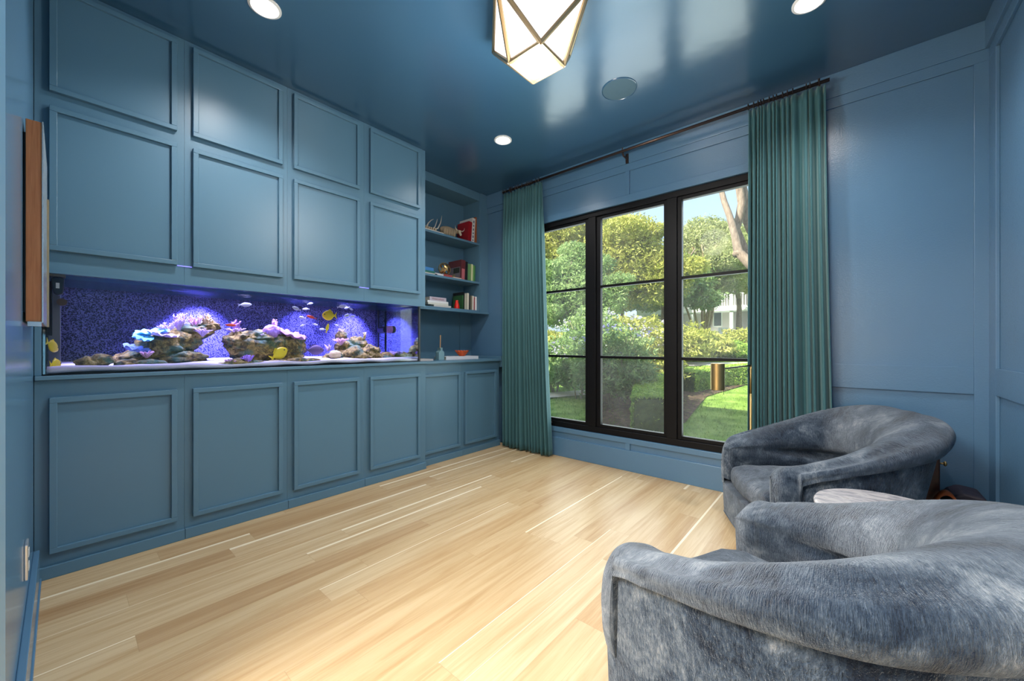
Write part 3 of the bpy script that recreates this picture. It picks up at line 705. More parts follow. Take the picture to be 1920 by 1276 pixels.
# cow figurine
cy0, cy1 = yx(829, -3.40), yx(857, -3.40); cyc = (cy0+cy1)/2; L = cy1-cy0
cw = empty('cow_figurine', (-3.42, cyc, Z1), 'shaggy tan highland cow figurine with curved horns beside the red book', 'figurine')
bodyv = MB()
def shaggy(c, r, seed, mbx, n=22, m=14, amp=.10):
    vs = []; fs = []
    for i in range(m+1):
        th = pi*i/m
        for k in range(n):
            a = 2*pi*k/n; q = 1+amp*math.sin(k*5.1+seed)*math.sin(th)+amp*.6*mn.noise(Vector((k*.9, i*.25, seed)))
            vs.append((c[0]+r[0]*math.sin(th)*math.cos(a)*q, c[1]+r[1]*math.sin(th)*math.sin(a)*q, c[2]+r[2]*math.cos(th)))
    for i in range(m):
        for k in range(n): a, b = i*n+k, i*n+(k+1) % n; fs.append((a, b, b+n, a+n))
    mbx.add(vs, fs)
shaggy((-3.42, cyc-.005, Z1+.082), (.040, L*.50, .045), 1, bodyv)
for dy in (-.36, -.2, -.04, .12, .28): 
    for dx in (-.022, .022): bodyv.tube([(-3.42+dx, cyc+dy*L, Z1+.085), (-3.42+dx*1.2, cyc+dy*L, Z1+.03), (-3.42+dx, cyc+dy*L+.004, Z1+.012)], [.024, .017, .006], 7)
for dy in (-.32, .27):
    for dx in (-.02, .02): bodyv.tube([(-3.42+dx, cyc+dy*L, Z1+.05), (-3.42+dx, cyc+dy*L, Z1+.0005)], [.014, .011], 8)
bodyv.tube([(-3.42, cyc+L*.35, Z1+.09), (-3.41, cyc+L*.58, Z1+.098)], [.034, .024], 10)
bodyv.build('body', colm('a5937a', .9), cw, smooth=True)
hd = MB(); hc = Vector((-3.395, cyc+L*.66, Z1+.092)); hd.ell(hc, (.020, .019, .026), 12, 8).ell(hc+Vector((.012, .004, -.028)), (.013, .014, .018), 10, 7)
hd.build('head', colm('c9bba4', .8), cw, smooth=True)
for sg in (-1, 1): MB().tube([hc+Vector((0, .012*sg, .016)), hc+Vector((0, .045*sg, .018)), hc+Vector((.004, .066*sg, .036)), hc+Vector((.006, .070*sg, .062))], [.0065, .006, .004, .0015], 8).build('horn', colm('d8c9b8', .4), cw, smooth=True)
y = yx
book(y(877, XT), y(883.5, XT), Z1, .245, .20, 'a01820', 'large red book leaning behind the cow figurine', 'books on the top shelf', .075)
book(y(883.6, XT), y(889, XT), Z1, .300, .23, 'e2dfda', 'tall white book with grey dotted spine leaning on the top shelf', 'books on the top shelf', .075, extra=spine_marks('6d7280', [(.08, .14), (.2, .3), (.36, .42), (.5, .58), (.66, .72), (.8, .9)]))
book(y(889.1, XT), y(893.8, XT), Z1, .320, .21, 'a0562c', 'brown leather book second from the right on the top shelf', 'books on the top shelf', .075)
book(y(893.9, XT), y(897.5, XT), Z1, .315, .21, 'b06a3c', 'lighter brown book at the right end of the top shelf', 'books on the top shelf', .075)
# middle shelf
flat_book(y(790, XT), y(818, XT), Z2, .016, .21, 'b9b9b4', 'pale flat book under the green and blue pair on the middle shelf', 'flat books on the middle shelf')
flat_book(y(789, XT), y(813.5, XT), Z2+.0165, .022, .20, '2f6d62', 'green flat book in the left stack on the middle shelf', 'flat books on the middle shelf')
flat_book(y(789, XT), y(811.5, XT), Z2+.039, .034, .19, '3a78b5', 'bright blue flat book on top of the left stack, middle shelf', 'flat books on the middle shelf')
flat_book(y(814, XT), y(830, XT), Z2, .026, .20, 'c9c5c6', 'pale grey flat book below the left side of the brass orb', 'flat books on the middle shelf')
flat_book(y(830.3, XT), y(846.5, XT), Z2, .030, .20, '9c4444', 'dull red flat book below the brass orb', 'flat books on the middle shelf')
flat_book(y(846.8, XT), y(862, XT), Z2, .013, .20, 'd3b7a4', 'thin pinkish flat book in front of the picture-cover book', 'flat books on the middle shelf', xs=-3.345)
ob = MB(); oc = Vector((-3.44, y(833.5, -3.44), Z2+.0305+.073)); R_ = .073
def ring(mb, ax, rad, w=.010):
    ax = Vector(ax).normalized(); u = ax.orthogonal().normalized(); v = ax.cross(u); vs = []; fs = []; n = 48
    for k in range(n):
        a = 2*pi*k/n; d = u*math.cos(a)+v*math.sin(a)
        for rr, hh in ((rad, -w), (rad, w), (rad-.003, w), (rad-.003, -w)): vs.append(oc+d*rr+ax*hh)
    for k in range(n):
        for j in range(4): fs.append((k*4+j, k*4+(j+1) % 4, ((k+1) % n)*4+(j+1) % 4, ((k+1) % n)*4+j))
    mb.add(vs, fs)
orb = empty('brass_orb', (oc.x, oc.y, oc.z-.073), 'open brass ring orb resting on flat books, middle shelf', 'ornament')
for ax in ((.55, -.1, .1), (.3, .75, .55), (.2, .75, -.65)):
    m = MB(); ring(m, ax, R_ if ax[0] == .55 else R_-.004 if ax[2] > 0 else R_-.008); m.build('ring', M_BRASS, orb)
def picture(r, th, h, d):
    MB().box(-d+.02, -.02, -.0012, -.0003, h*.14, h*.66).build('cover_picture', colm('6f6a72'), r, local=True)
    MB().box(-d+.095, -.03, -.0020, -.0013, h*.36, h*.62).build('cover_picture', colm('2b3128'), r, local=True)
    MB().box(-d+.03, -.105, -.0020, -.0013, h*.18, h*.30).build('cover_picture', colm('8f8a5a'), r, local=True)
    MB().box(-.0005, .001, th*.15, th*.85, h*.03, h*.56).build('lettering', colm('b4656a'), r, local=True)
book(y(864.5, XT), y(872, XT), Z2, .235, .23, '5c2a2e', 'maroon book with a picture on its cover beside the brass orb', 'books on the middle shelf', .03, extra=picture)
book(y(872.2, XT), y(876.5, XT), Z2, .222, .19, '1d1b20', 'black book between the maroon and green books', 'books on the middle shelf', .03)
book(y(876.7, XT), y(880.6, XT), Z2, .205, .18, '5d8a5a', 'green book next to the black one, middle shelf', 'books on the middle shelf', .03)
book(y(880.7, XT), y(883.3, XT), Z2, .205, .18, '7c9a62', 'thin olive green book, middle shelf', 'books on the middle shelf', .03)
book(y(883.4, XT), y(886, XT), Z2, .208, .18, 'd9d6ae', 'thin cream book between the green ones, middle shelf', 'books on the middle shelf', .03)
book(y(886.1, XT), y(888.7, XT), Z2, .200, .18, '6a9a54', 'thin light green book second from the right, middle shelf', 'books on the middle shelf', .03)
book(y(888.8, XT), y(891, XT), Z2, .196, .18, '3e7a4a', 'dark green book at the right end, middle shelf', 'books on the middle shelf', .03)
# lowest shelf
flat_book(y(812, XT), y(844, XT), Z3, .022, .20, 'c9c5bf', 'cream flat book at the bottom of the stack, lowest shelf', 'stacked books on the lowest shelf')
flat_book(y(801, XT), y(839, XT), Z3+.0225, .020, .19, 'd3d5cc', 'off-white flat book, second from the bottom of the lowest stack', 'stacked books on the lowest shelf')
flat_book(y(800, XT), y(839, XT), Z3+.043, .022, .20, 'dfe3e6', 'white flat book, third from the bottom of the lowest stack', 'stacked books on the lowest shelf')
def word(r, L, th):
    cu = bpy.data.curves.new('lettering', 'FONT'); cu.body = 'Watercolours'; cu.size = th*.72; cu.extrude = .0003; cu.align_x = 'CENTER'; cu.align_y = 'CENTER'
    tmp = bpy.data.objects.new('lettering', cu); C.objects.link(tmp); me = bpy.data.meshes.new_from_object(tmp.evaluated_get(bpy.context.evaluated_depsgraph_get())); bpy.data.objects.remove(tmp); me.materials.clear(); me.materials.append(colm('8c4a4a')); o = bpy.data.objects.new('lettering', me); C.objects.link(o); o.parent = r; o.location = (.0006, 0, th/2); o.rotation_euler = (pi/2, 0, pi/2)
flat_book(y(804, XT), y(835, XT), Z3+.0655, .040, .20, 'b7b0c0', 'thick lilac-grey book on top of the stack, lowest shelf', 'stacked books on the lowest shelf', extra=word)
vz = MB().lathe([(.020, 0), (.030, .006), (.031, .03), (.024, .06), (.016, .082), (.019, .094), (.017, .100), (.012, .098)], (-3.40, y(856.5, -3.40), Z3), 24)
autosmooth(tag(vz.build('red_vase', colm('d8261a', .25)), 'small glossy red vase in front of the dark green book', 'vase'))
for a, b, h, d, c, l in [(866.5, 868.8, .165, .17, '2e5a34', 'dark green book with its cover showing behind the red vase'), (868.9, 870.9, .205, .19, '14161a', 'tall black book beside the dark green one, lowest shelf'),
    (871.0, 873.6, .185, .16, 'b8b5a4', 'cream book left of the taller cream one, lowest shelf'), (873.7, 875.6, .187, .16, 'a9a693', 'thin beige book, lowest shelf'), (875.7, 879.0, .198, .16, 'ddd8c6', 'tall cream book, lowest shelf'), (879.1, 882.2, .178, .16, '3b3a38', 'charcoal book, lowest shelf'),
    (882.3, 885.0, .170, .16, '77735f', 'olive grey book, lowest shelf'), (885.1, 888.3, .172, .16, 'd9cfc4', 'pale book beside the thin red one, lowest shelf'), (888.4, 890.3, .160, .16, 'a03a40', 'thin red book, lowest shelf'), (890.4, 894.8, .168, .16, 'e4e2e0', 'white book at the right end of the lowest shelf')]:
    book(y(a, XT), y(b, XT), Z3, h, d, c, l, 'books on the lowest shelf', .02)
# counter
XC = -3.22
flat_book(y(836.5, XC), y(897, XC), ZC, .034, .20, 'e2e2e6', 'thick white book under the orange bowl on the counter', 'books on the counter', xs=XC)
flat_book(y(786, -3.15), y(812.5, -3.15), ZC, .020, .17, 'b9b0ad', 'thin pale book at the aquarium end of the counter', 'books on the counter', xs=-3.15)
bw = []
bc_ = Vector((-3.30, y(866, -3.30), ZC+.0345)); vs = []; fs = []; n = 72
prof = [(.018, 0), (.030, .004), (.050, .026), (.068, .052), (.072, .060), (.066, .058), (.045, .030), (.020, .010), (.002, .008)]
for r0, z0 in prof:
    for k in range(n):
        a = 2*pi*k/n; q = 1+.09*math.sin(a*13)*(r0/.07)+.05*math.sin(a*29)*(r0/.07); vs.append((bc_.x+r0*q*math.cos(a), bc_.y+r0*q*math.sin(a), bc_.z+z0+.006*math.sin(a*13+1)*(r0/.07)))
for i in range(len(prof)-1):
    for k in range(n): a, b = i*n+k, i*n+(k+1) % n; fs.append((a, b, b+n, a+n))
fs.append(tuple(range(n))[::-1]); fs.append(tuple(range((len(prof)-1)*n, len(prof)*n)))
tag(MB().add(vs, fs).build('ruffled_bowl', colm('d4561a', .35), smooth=True), 'ruffled orange coral-shaped bowl on the white book', 'bowl')
bx, by = -3.26, y(825, -3.26)
df = empty('reed_diffuser', (bx, by, ZC), 'pale blue square glass bottle with one wooden reed', 'diffuser')
m = MB(); m.prism([(-.033, 0), (.033, 0), (.036, .006), (.036, .078), (.028, .092), (.012, .098), (.012, .120), (.015, .122), (.015, .130), (-.015, .130), (-.015, .122), (-.012, .120), (-.012, .098), (-.028, .092), (-.036, .078), (-.036, .006)], 0, -.028, .028)
bt = NT('blue_bottle_glass'); bt.P(col=(.35, .58, .65), rough=.12, trans=.35, ior=1.4)
o = m.build('bottle', bt.m, df, local=True, bevel=.006, seg=3)
MB().tube([(0, 0, .05), (.003, .004, .262)], .0055, 10).build('reed', colm('c49a6c'), df, local=True)
tag(MB().prism([(-.05, 0), (.05, 0), (.035, .03), (.0, .105), (-.015, .09)], 1, -.02, .02).build('stone_ornament', colm('b39d7c', .8)), 'small tan triangular ornament at the aquarium corner', 'ornament').location = (-3.30, 2.262, ZC)

# ================================================================== AQUARIUM
aq = empty('aquarium', (-3.38, 1.05, 1.0), 'long built-in glass aquarium glowing blue between the cabinets', 'aquarium')
TY0, TY1, TX0, TX1 = -.062, 2.165, -3.76, -3.002
MB().box(TX1-.008, TX1, TY0, TY1, 1.0, 1.505).build('front_glass', M_TANKG, aq)
gt = NT('side_glass'); gt.t.nodes.remove(gt.p); g_ = gt.n('BsdfGlossy', {'Roughness': .06, 'Color': (.62, .75, .70, 1)}); d_ = gt.n('BsdfDiffuse', {'Color': (.03, .045, .045, 1)})
mx_ = gt.n('MixShader', {'Fac': .72}); gt.t.links.new(d_.outputs[0], mx_.inputs[1]); gt.t.links.new(g_.outputs[0], mx_.inputs[2]); gt.t.links.new(mx_.outputs[0], gt.out.inputs[0])
MB().box(TX0, TX1-.009, TY1-.010, TY1, 1.0, 1.52).build('side_glass', gt.m, aq)
MB().box(TX0, TX1-.009, TY0, TY0+.008, 1.0, 1.52).build('side_glass', gt.m, aq)
MB().box(TX1-.012, TX1+.002, TY1-.006, TY1+.010, 1.0, 1.508).build('black_corner_strip', M_BLACKP, aq)
bk = NT('coralline_back'); v = bk.coord(); n1 = bk.noise(v, 135, 3, .6, .4); n2 = bk.noise(v, 4, 3)
f_ = bk.ramp(bk.math('ADD', n1.outputs[0], bk.math('MULTIPLY', n2.outputs[0], .14)), [(.535, (0, 0, 0)), (.60, (1, 1, 1))])
bk.P(col=bk.mix(f_, (.008, .009, .02), (.20, .20, .38)), rough=.9)
MB().box(TX0-.012, TX0, TY0, TY1, 1.0, 1.52).build('back_panel', bk.m, aq)
MB().box(TX0, TX1, TY0, TY1, 1.0, 1.006).build('bottom', M_BLACKP, aq)
MB().add([(TX0+.002, TY0+.01, 1.487), (TX1-.01, TY0+.01, 1.487), (TX1-.01, TY1-.012, 1.487), (TX0+.002, TY1-.012, 1.487)], [(0, 1, 2, 3)]).build('water_surface', M_WATER, aq)
for yy, nm in ((.70, 'left'), (1.42, 'middle'), (1.90, 'right')):
    o = tag(MB().box(-3.66, -3.30, yy-.10, yy+.10, 1.612, 1.632).build('aquarium_lamp', M_BLACKP, bevel=.004), 'black lamp in the hood above the '+nm+' reef of the aquarium', 'lamp', 'aquarium lamps')
sand = NT('coral_sand'); n = sand.noise(sand.coord(), 260, 3, .7); sand.P(col=sand.mix(n.outputs[0], (.55, .52, .62), (.95, .92, 1)), rough=.9, nrm=sand.bump(n.outputs[0], .8, .004))
nx, ny = 20, 120; vs = []; fs = []
for i in range(nx+1):
    for j in range(ny+1):
        X = TX0+.003+(TX1-.012-TX0)*i/nx; Y = TY0+.011+(TY1-TY0-.025)*j/ny
        vs.append((X, Y, 1.028+.020*mn.noise(Vector((X*4, Y*4, 3)))+.022*(1-i/nx)))
for i in range(nx):
    for j in range(ny): p = i*(ny+1)+j; fs.append((p, p+1, p+ny+2, p+ny+1))
so = MB().add(vs, fs).build('sand_bed', sand.m, smooth=True); tag(so, 'pale sand covering the bottom of the aquarium', 'sand', kind='stuff')
m_ = so.modifiers.new('t', 'SOLIDIFY'); m_.thickness = .018; m_.offset = -1
rk = NT('live_rock'); v = rk.coord(); n1 = rk.noise(v, 26, 6, .7, .4); n2 = rk.noise(v, 9, 4, .6); 
c_ = rk.ramp(n1.outputs[0], [(.3, (.02, .022, .015)), (.45, (.15, .11, .03)), (.58, (.46, .34, .09)), (.72, (.80, .62, .30))]); gr = rk.ramp(n2.outputs[0], [(.48, (0, 0, 0)), (.62, (1, 1, 1))])
rk.P(col=rk.mix(rk.math('MULTIPLY', gr, .7), c_, (.06, .20, .14)), rough=.95, nrm=rk.bump(n1.outputs[0], 1.0, .02)); M_ROCK = rk.m
def blobs(mb, items, seed, sub=3, amp=.28):
    rnd = random.Random(seed)
    for c, r in items:
        bm = bmesh.new(); bmesh.ops.create_icosphere(bm, subdivisions=sub, radius=1); off = Vector((rnd.uniform(0, 50),)*3)
        vs = []
        for v in bm.verts:
            d = v.co.normalized(); q = 1+amp*mn.noise(d*2.1+off)+amp*.6*mn.noise(d*5+off)+amp*.3*mn.noise(d*11+off)
            p = Vector((d.x*r[0]*q, d.y*r[1]*q, d.z*r[2]*q))+c; p.x = min(max(p.x, TX0+.012), TX1-.022); p.y = min(max(p.y, TY0+.02), TY1-.022); p.z = max(p.z, 1.012); vs.append(p)
        mb.add(vs, [tuple(v.index for v in f.verts) for f in bm.faces]); bm.free()
    return mb
def rock(name, items, seed, label, sub=4, group='live rocks in the aquarium'):
    its = [(atX(a, b, X), (rx, ry, rz)) for a, b, X, rx, ry, rz in items]
    return tag(blobs(MB(), its, seed, sub).build(name, M_ROCK, smooth=True), label, 'rock', group)
rock('reef_rock', [(255, 672, -3.45, .12, .10, .05), (300, 655, -3.45, .14, .13, .10), (335, 640, -3.47, .13, .12, .09), (365, 622, -3.47, .12, .10, .055), (390, 612, -3.47, .09, .07, .035), (330, 672, -3.42, .14, .16, .06)], 4, 'big mushroom-shaped reef rock in the left half of the aquarium')
rock('reef_rock', [(450, 640, -3.42, .13, .10, .07), (480, 655, -3.42, .15, .16, .11), (520, 650, -3.42, .14, .15, .11), (548, 645, -3.44, .10, .09, .09), (490, 632, -3.42, .12, .16, .055), (540, 668, -3.38, .12, .10, .07)], 7, 'big reef rock in the middle of the aquarium')
rock('reef_rock', [(628, 672, -3.40, .12, .10, .06), (660, 668, -3.38, .15, .15, .09), (690, 665, -3.38, .13, .12, .09), (645, 650, -3.44, .08, .08, .06), (670, 645, -3.44, .07, .09, .07), (640, 632, -3.46, .05, .05, .06)], 9, 'knobbly reef rock in the right half of the aquarium')
rock('low_rock', [(165, 680, -3.20, .07, .05, .035), (190, 676, -3.2, .06, .05, .04)], 12, 'low greenish rock at the left end of the aquarium floor', 3)
rock('low_rock', [(240, 683, -3.2, .06, .06, .03), (280, 681, -3.2, .08, .08, .025)], 13, 'low dark rock in front of the left reef', 3)
rock('low_rock', [(420, 688, -3.15, .07, .07, .03), (445, 683, -3.15, .07, .09, .04), (480, 684, -3.15, .07, .08, .035)], 14, 'flat rock at the glass below the middle reef', 3)
rock('low_rock', [(525, 681, -3.18, .06, .10, .03), (560, 678, -3.18, .06, .10, .03), (585, 676, -3.18, .05, .06, .02)], 15, 'long flat rock right of the yellow fish', 3)
rock('low_rock', [(725, 668, -3.4, .07, .07, .045), (745, 670, -3.4, .06, .06, .03)], 16, 'low rock with purple growth near the right glass', 3)
# corals
def cmat(name, c1, c2, em=0):
    t = NT(name); n = t.noise(t.coord(), 90, 3); t.P(col=t.mix(n.outputs[0], c1, c2), rough=.8, nrm=t.bump(n.outputs[0], .6, .003)); return t.m
MC = dict(lil=cmat('lilac_coral', (.50, .34, .75), (.85, .70, 1)), pur=cmat('purple_coral', (.35, .16, .80), (.62, .40, 1)), pink=cmat('pink_coral', (.62, .32, .55), (.85, .55, .75)), cyan=cmat('cyan_coral', (.10, .62, 1), (.35, .90, 1)),
          tan=cmat('tan_coral', (.55, .42, .18), (.80, .66, .35)), blue=cmat('blue_coral', (.15, .25, .85), (.3, .45, 1)), mauve=cmat('mauve_coral', (.34, .17, .40), (.55, .28, .55)))
def branch(px_, py_, X, h, spread, n, col, label, seed, r=.006, tilt=1):
    base = atX(px_, py_, X); rnd = random.Random(seed); mb = MB()
    for i in range(n):
        a = rnd.uniform(0, 2*pi); e = rnd.uniform(.2, 1)*spread; tip = base+Vector((math.cos(a)*e, math.sin(a)*e, h*rnd.uniform(.55, 1)*(1-.3*e/spread)))
        mid = base.lerp(tip, .5)+Vector((rnd.uniform(-1, 1), rnd.uniform(-1, 1), 0))*.008
        mb.tube([base-Vector((0, 0, .015)), mid, tip], [r*1.2, r, r*.35], 6)
        for k in range(3):
            q = mid.lerp(tip, rnd.uniform(0, .8)); b = rnd.uniform(0, 2*pi); mb.tube([q, q+Vector((math.cos(b)*.6, math.sin(b)*.6, .9))*h*.22], [r*.7, r*.25], 5)
    return tag(mb.build('branching_coral', MC[col], smooth=True), label, 'coral', 'corals in the aquarium')
branch(337, 618, -3.40, .13, .045, 14, 'lil', 'tall lilac branching coral on the left reef', 1)
branch(310, 622, -3.38, .07, .06, 16, 'lil', 'low lilac branching coral left of the tall one', 2)
branch(365, 612, -3.42, .09, .05, 16, 'pink', 'pink branching coral on top of the left reef', 3)
branch(388, 612, -3.42, .10, .045, 18, 'tan', 'tan and white branching coral at the right of the left reef', 4)
branch(380, 625, -3.36, .04, .07, 18, 'lil', 'flat lilac coral below the tan one', 5)
branch(446, 620, -3.40, .10, .05, 5, 'mauve', 'three-fingered mauve coral on the middle reef', 6, .008)
branch(443, 622, -3.40, .035, .075, 22, 'lil', 'pale violet coral carpet under the three-fingered one', 7)
branch(490, 632, -3.34, .035, .05, 16, 'lil', 'small pale violet coral on the front of the middle reef', 8)
branch(515, 612, -3.44, .065, .05, 12, 'pink', 'leafy pink coral behind the purple dome', 9, .010)
branch(465, 676, -3.12, .05, .05, 20, 'pur', 'bright purple coral on the front rock', 10)
branch(430, 680, -3.12, .03, .05, 14, 'pink', 'small pink coral at the left of the front rock', 11)
branch(640, 642, -3.36, .05, .075, 26, 'pink', 'broad pinkish lilac coral on the right reef', 12)
branch(640, 622, -3.46, .035, .04, 12, 'lil', 'small lilac coral on the peak of the right reef', 13)
branch(683, 632, -3.40, .07, .02, 5, 'tan', 'upright tan coral at the right of the right reef', 14, .008)
branch(708, 668, -3.32, .06, .04, 14, 'pur', 'purple feathery coral beside the right reef', 15)
branch(735, 664, -3.38, .04, .06, 16, 'lil', 'pale violet coral near the right glass', 16)
branch(615, 655, -3.4, .05, .04, 12, 'lil', 'pale coral left of the right reef', 17)
branch(275, 665, -3.22, .03, .05, 14, 'pink', 'small pinkish coral at the foot of the left reef', 18)
def plate(px_, py_, X, rx, ry, th, col, label, seed, tilt=(0, 0)):
    c = atX(px_, py_, X); n = 40; m = 8; vs = []; fs = []; M = Matrix.Rotation(tilt[0], 3, 'X') @ Matrix.Rotation(tilt[1], 3, 'Y')
    for s_ in (1, -1):
        for i in range(m+1):
            r = i/m
            for k in range(n):
                a = 2*pi*k/n; q = 1+.16*mn.noise(Vector((math.cos(a)*2, math.sin(a)*2, seed)))+.07*math.sin(a*11+seed)*r; z = .35*th*r*math.sin(a*9+seed*2)+ .35*th*r*r*1.5+s_*th*.35*(1-r**4)+.25*th*mn.noise(Vector((r*3*math.cos(a), r*3*math.sin(a), seed)))
                vs.append(c+M @ Vector((rx*r*q*math.cos(a), ry*r*q*math.sin(a), z)))
    for s_ in range(2):
        o_ = s_*(m+1)*n
        for i in range(m):
            for k in range(n): a, b = o_+i*n+k, o_+i*n+(k+1) % n; fs.append((a, b, b+n, a+n))
    for k in range(n): a, b = m*n+k, m*n+(k+1) % n; fs.append((a, b, b+(m+1)*n, a+(m+1)*n))
    return tag(MB().add(vs, fs).build('plate_coral', MC[col], smooth=True), label, 'coral', 'corals in the aquarium')
plate(285, 623, -3.36, .07, .085, .02, 'cyan', 'bright cyan plate coral, upper one at the left reef', 1, (.15, .2))
plate(268, 634, -3.30, .06, .05, .02, 'cyan', 'bright cyan plate coral, lower one at the left reef', 2, (-.2, .35))
plate(305, 628, -3.32, .05, .075, .02, 'lil', 'lilac rimmed plate coral below the cyan ones', 3, (-.2, .2))
plate(255, 655, -3.30, .06, .065, .025, 'blue', 'deep blue plate coral at the foot of the left reef', 4, (-.3, .2))
plate(545, 628, -3.36, .09, .115, .03, 'mauve', 'wide mauve plate coral jutting right from the middle reef', 5, (-.25, .3))
cm_ = blobs(MB(), [(atX(510, 622, -3.36), (.055, .062, .055))], 31, 4, .16); tag(cm_.build('dome_coral', MC['pur'], smooth=True), 'bright purple polyp dome coral on the middle reef', 'coral', 'corals in the aquarium')
cm_ = blobs(MB(), [(atX(628, 664, -3.30), (.035, .05, .035))], 32, 3, .2); tag(cm_.build('dome_coral', MC['tan'], smooth=True), 'tan ridged coral dome at the left of the right reef', 'coral', 'corals in the aquarium')
# fish
FM = dict(w=colm('dfe6f2', .4), y=colm('f2dc10', .5), o=colm('ff5a30', .5), d=colm('5a4668', .6))
def fish(px_, py_, X, L, hgt, col, yaw, pitch, label, group, tailc=None, cat='fish'):
    c = atX(px_, py_, X); r = empty('fish', c, label, cat, group); r.rotation_euler = (pitch, 0, yaw)
    n, m = 12, 10; vs = []; fs = []
    for i in range(m+1):
        f = i/m; y_ = -L/2+L*f; p = math.sin(pi*min(1, f*.93+.05))**.75; p = p*(1 if f < .75 else 1-(f-.75)*1.6)
        for k in range(n): a = 2*pi*k/n; vs.append((hgt*.17*p*math.cos(a), y_*-1, hgt*.5*p*math.sin(a)))
    for i in range(m):
        for k in range(n): a, b = i*n+k, i*n+(k+1) % n; fs.append((a, b, b+n, a+n))
    fs += [tuple(range(n))[::-1], tuple(range(m*n, m*n+n))]
    MB().add(vs, fs).build('body', FM[col], r, smooth=True, local=True)
    MB().prism([(-L*.42, 0), (-L*.68, hgt*.38), (-L*.60, 0), (-L*.68, -hgt*.38)], 0, -.001, .001).build('tail', FM[tailc or col], r, local=True)
    MB().prism([(L*.2, hgt*.36), (-L*.1, hgt*.62), (-L*.38, hgt*.3), (-L*.1, hgt*.2)], 0, -.0008, .0008).build('dorsal_fin', FM[tailc or col], r, local=True)
    for sx in (-1, 1): MB().ell((sx*hgt*.13, L*.30, hgt*.10), (hgt*.04, hgt*.06, hgt*.06), 8, 6).build('eye', M_BLACKP, r, smooth=True, local=True)
    return r
G = 'small silver fish in the middle of the aquarium'
rnd = random.Random(5)
SF = [(461, 571, -3.35, .075, 0, 'large silver fish alone in the dark left of the others'), (555, 578, -3.3, .065, pi, 'silver fish at the upper left of the middle school'), (582, 569, -3.4, .045, 0, 'topmost small silver fish of the middle school'), (573, 579, -3.4, .045, pi, 'small silver fish just below the topmost one'),
    (566, 595, -3.35, .055, pi, 'silver fish left of the orange-red fish in the middle school'), (567, 610, -3.35, .045, pi, 'lowest silver fish of the middle school at its left'), (591, 608, -3.35, .04, 0, 'small silver fish below the orange-red fish'), (604, 617, -3.35, .045, pi, 'small silver fish left of the slim yellow fish'), (631, 609, -3.4, .03, 0, 'tiny silver fish right of the slim yellow fish'),
    (642, 574, -3.3, .07, 0, 'leftmost of the three silver fish at the upper right'), (650, 577, -3.35, .05, pi, 'middle one of the three silver fish at the upper right'), (658, 579, -3.3, .045, 0, 'rightmost of the three silver fish at the upper right'), (651, 591, -3.3, .06, pi, 'left one of the pair of silver fish right of the round yellow fish'), (661, 593, -3.3, .05, 0, 'right one of the silver pair, pointing down')]
for a, b, X, L_, w_, lb in SF:
    fish(a, b, X, L_, L_*.42, 'w', w_+rnd.uniform(-.4, .4), rnd.uniform(-.4, .3), lb, 'small silver fish in the aquarium')
FG = 'coloured fish in the aquarium'
fish(616, 591, -3.25, .095, .085, 'y', 2.6, 0, 'round bright yellow fish near the top of the aquarium', FG)
fish(614, 614, -3.25, .070, .035, 'y', .5, 1.2, 'slim yellow fish pointing upwards under the round one', FG)
fish(525, 662, -3.2, .12, .085, 'y', .2, .55, 'large yellow fish in front of the middle reef', FG)
fish(99, 649, -3.2, .10, .06, 'y', 1.2, -.4, 'olive yellow fish, upper of two at the left end', FG)
fish(105, 683, -3.2, .09, .06, 'y', 1.2, 0, 'olive yellow fish at the left end just above the sand', FG)
fish(583, 594, -3.3, .065, .022, 'o', 2.9, .3, 'orange-red fish left of the round yellow one', FG)
fish(432, 609, -3.3, .070, .020, 'o', .1, 0, 'orange-red fish left of the three-fingered coral', FG, 'w')
fish(765, 649, -3.3, .060, .022, 'o', .4, .5, 'orange-red fish near the right glass', FG)
fish(592, 656, -3.35, .13, .085, 'd', .0, 0, 'dark purple striped fish between the middle and right reefs', FG)
# equipment
ph = empty('circulation_pump', atX(108, 535, -3.06), 'black circulation pump with a pale mark at the upper left of the aquarium', 'pump')
a_, b_ = atX(95, 518, -3.05), atX(121, 554, -3.05)
m = MB().prism([(a_.y, a_.z-.01), (a_.y+.008, b_.z+.01), (a_.y+.02, b_.z), (b_.y-.02, b_.z), (b_.y-.004, b_.z+.01), (b_.y, a_.z-.01), (b_.y-.01, a_.z), (a_.y+.01, a_.z)], 0, -3.09, -3.045).build('housing', M_BLACKP, ph, bevel=.004)
MB().box(-3.0445, -3.0435, (a_.y+b_.y)/2-.006, (a_.y+b_.y)/2+.006, b_.z+.035, a_.z-.03).build('mark', M_WHITE, ph)
MB().box(-3.10, -3.02, a_.y-.01, b_.y+.004, a_.z, a_.z+.025).build('bracket', colm('6d7060', .5), ph, bevel=.003)
MB().box(-3.14, -3.10, TY0+.012, TY0+.03, 1.20, 1.48).build('post', M_BLACKP, ph)
tag(MB().box(-3.72, -3.30, TY0+.012, -.004, 1.012, 1.48).build('overflow_box', colm('6a7076', .5), bevel=.003), 'grey overflow box at the left end of the aquarium', 'overflow box')
pp = empty('return_pipe', (-3.45, 2.08, 1.26), 'black ribbed return pipe at the right end of the aquarium', 'pipe')
p0, p1 = atX(712, 618, -3.6), atX(757, 618, -3.42); p1.z = p0.z
p1.y = min(p1.y, 2.14)
MB().tube([p0, p0.lerp(p1, .5)], .034, 20).build('pump_body', M_BLACKP, pp)
m = MB()
for k in range(5): q = p0.lerp(p1, .55+.09*k); m.tube([q, q.lerp(p1, .05)+Vector((.0, .008, 0))], .036, 20)
m.build('ribs', colm('8a6a78', .5), pp)
MB().tube([Vector((p0.x-.03, p0.y, 1.02)), Vector((p0.x-.03, p0.y, 1.50))], .010, 10).build('pipe', M_BLACKP, pp)

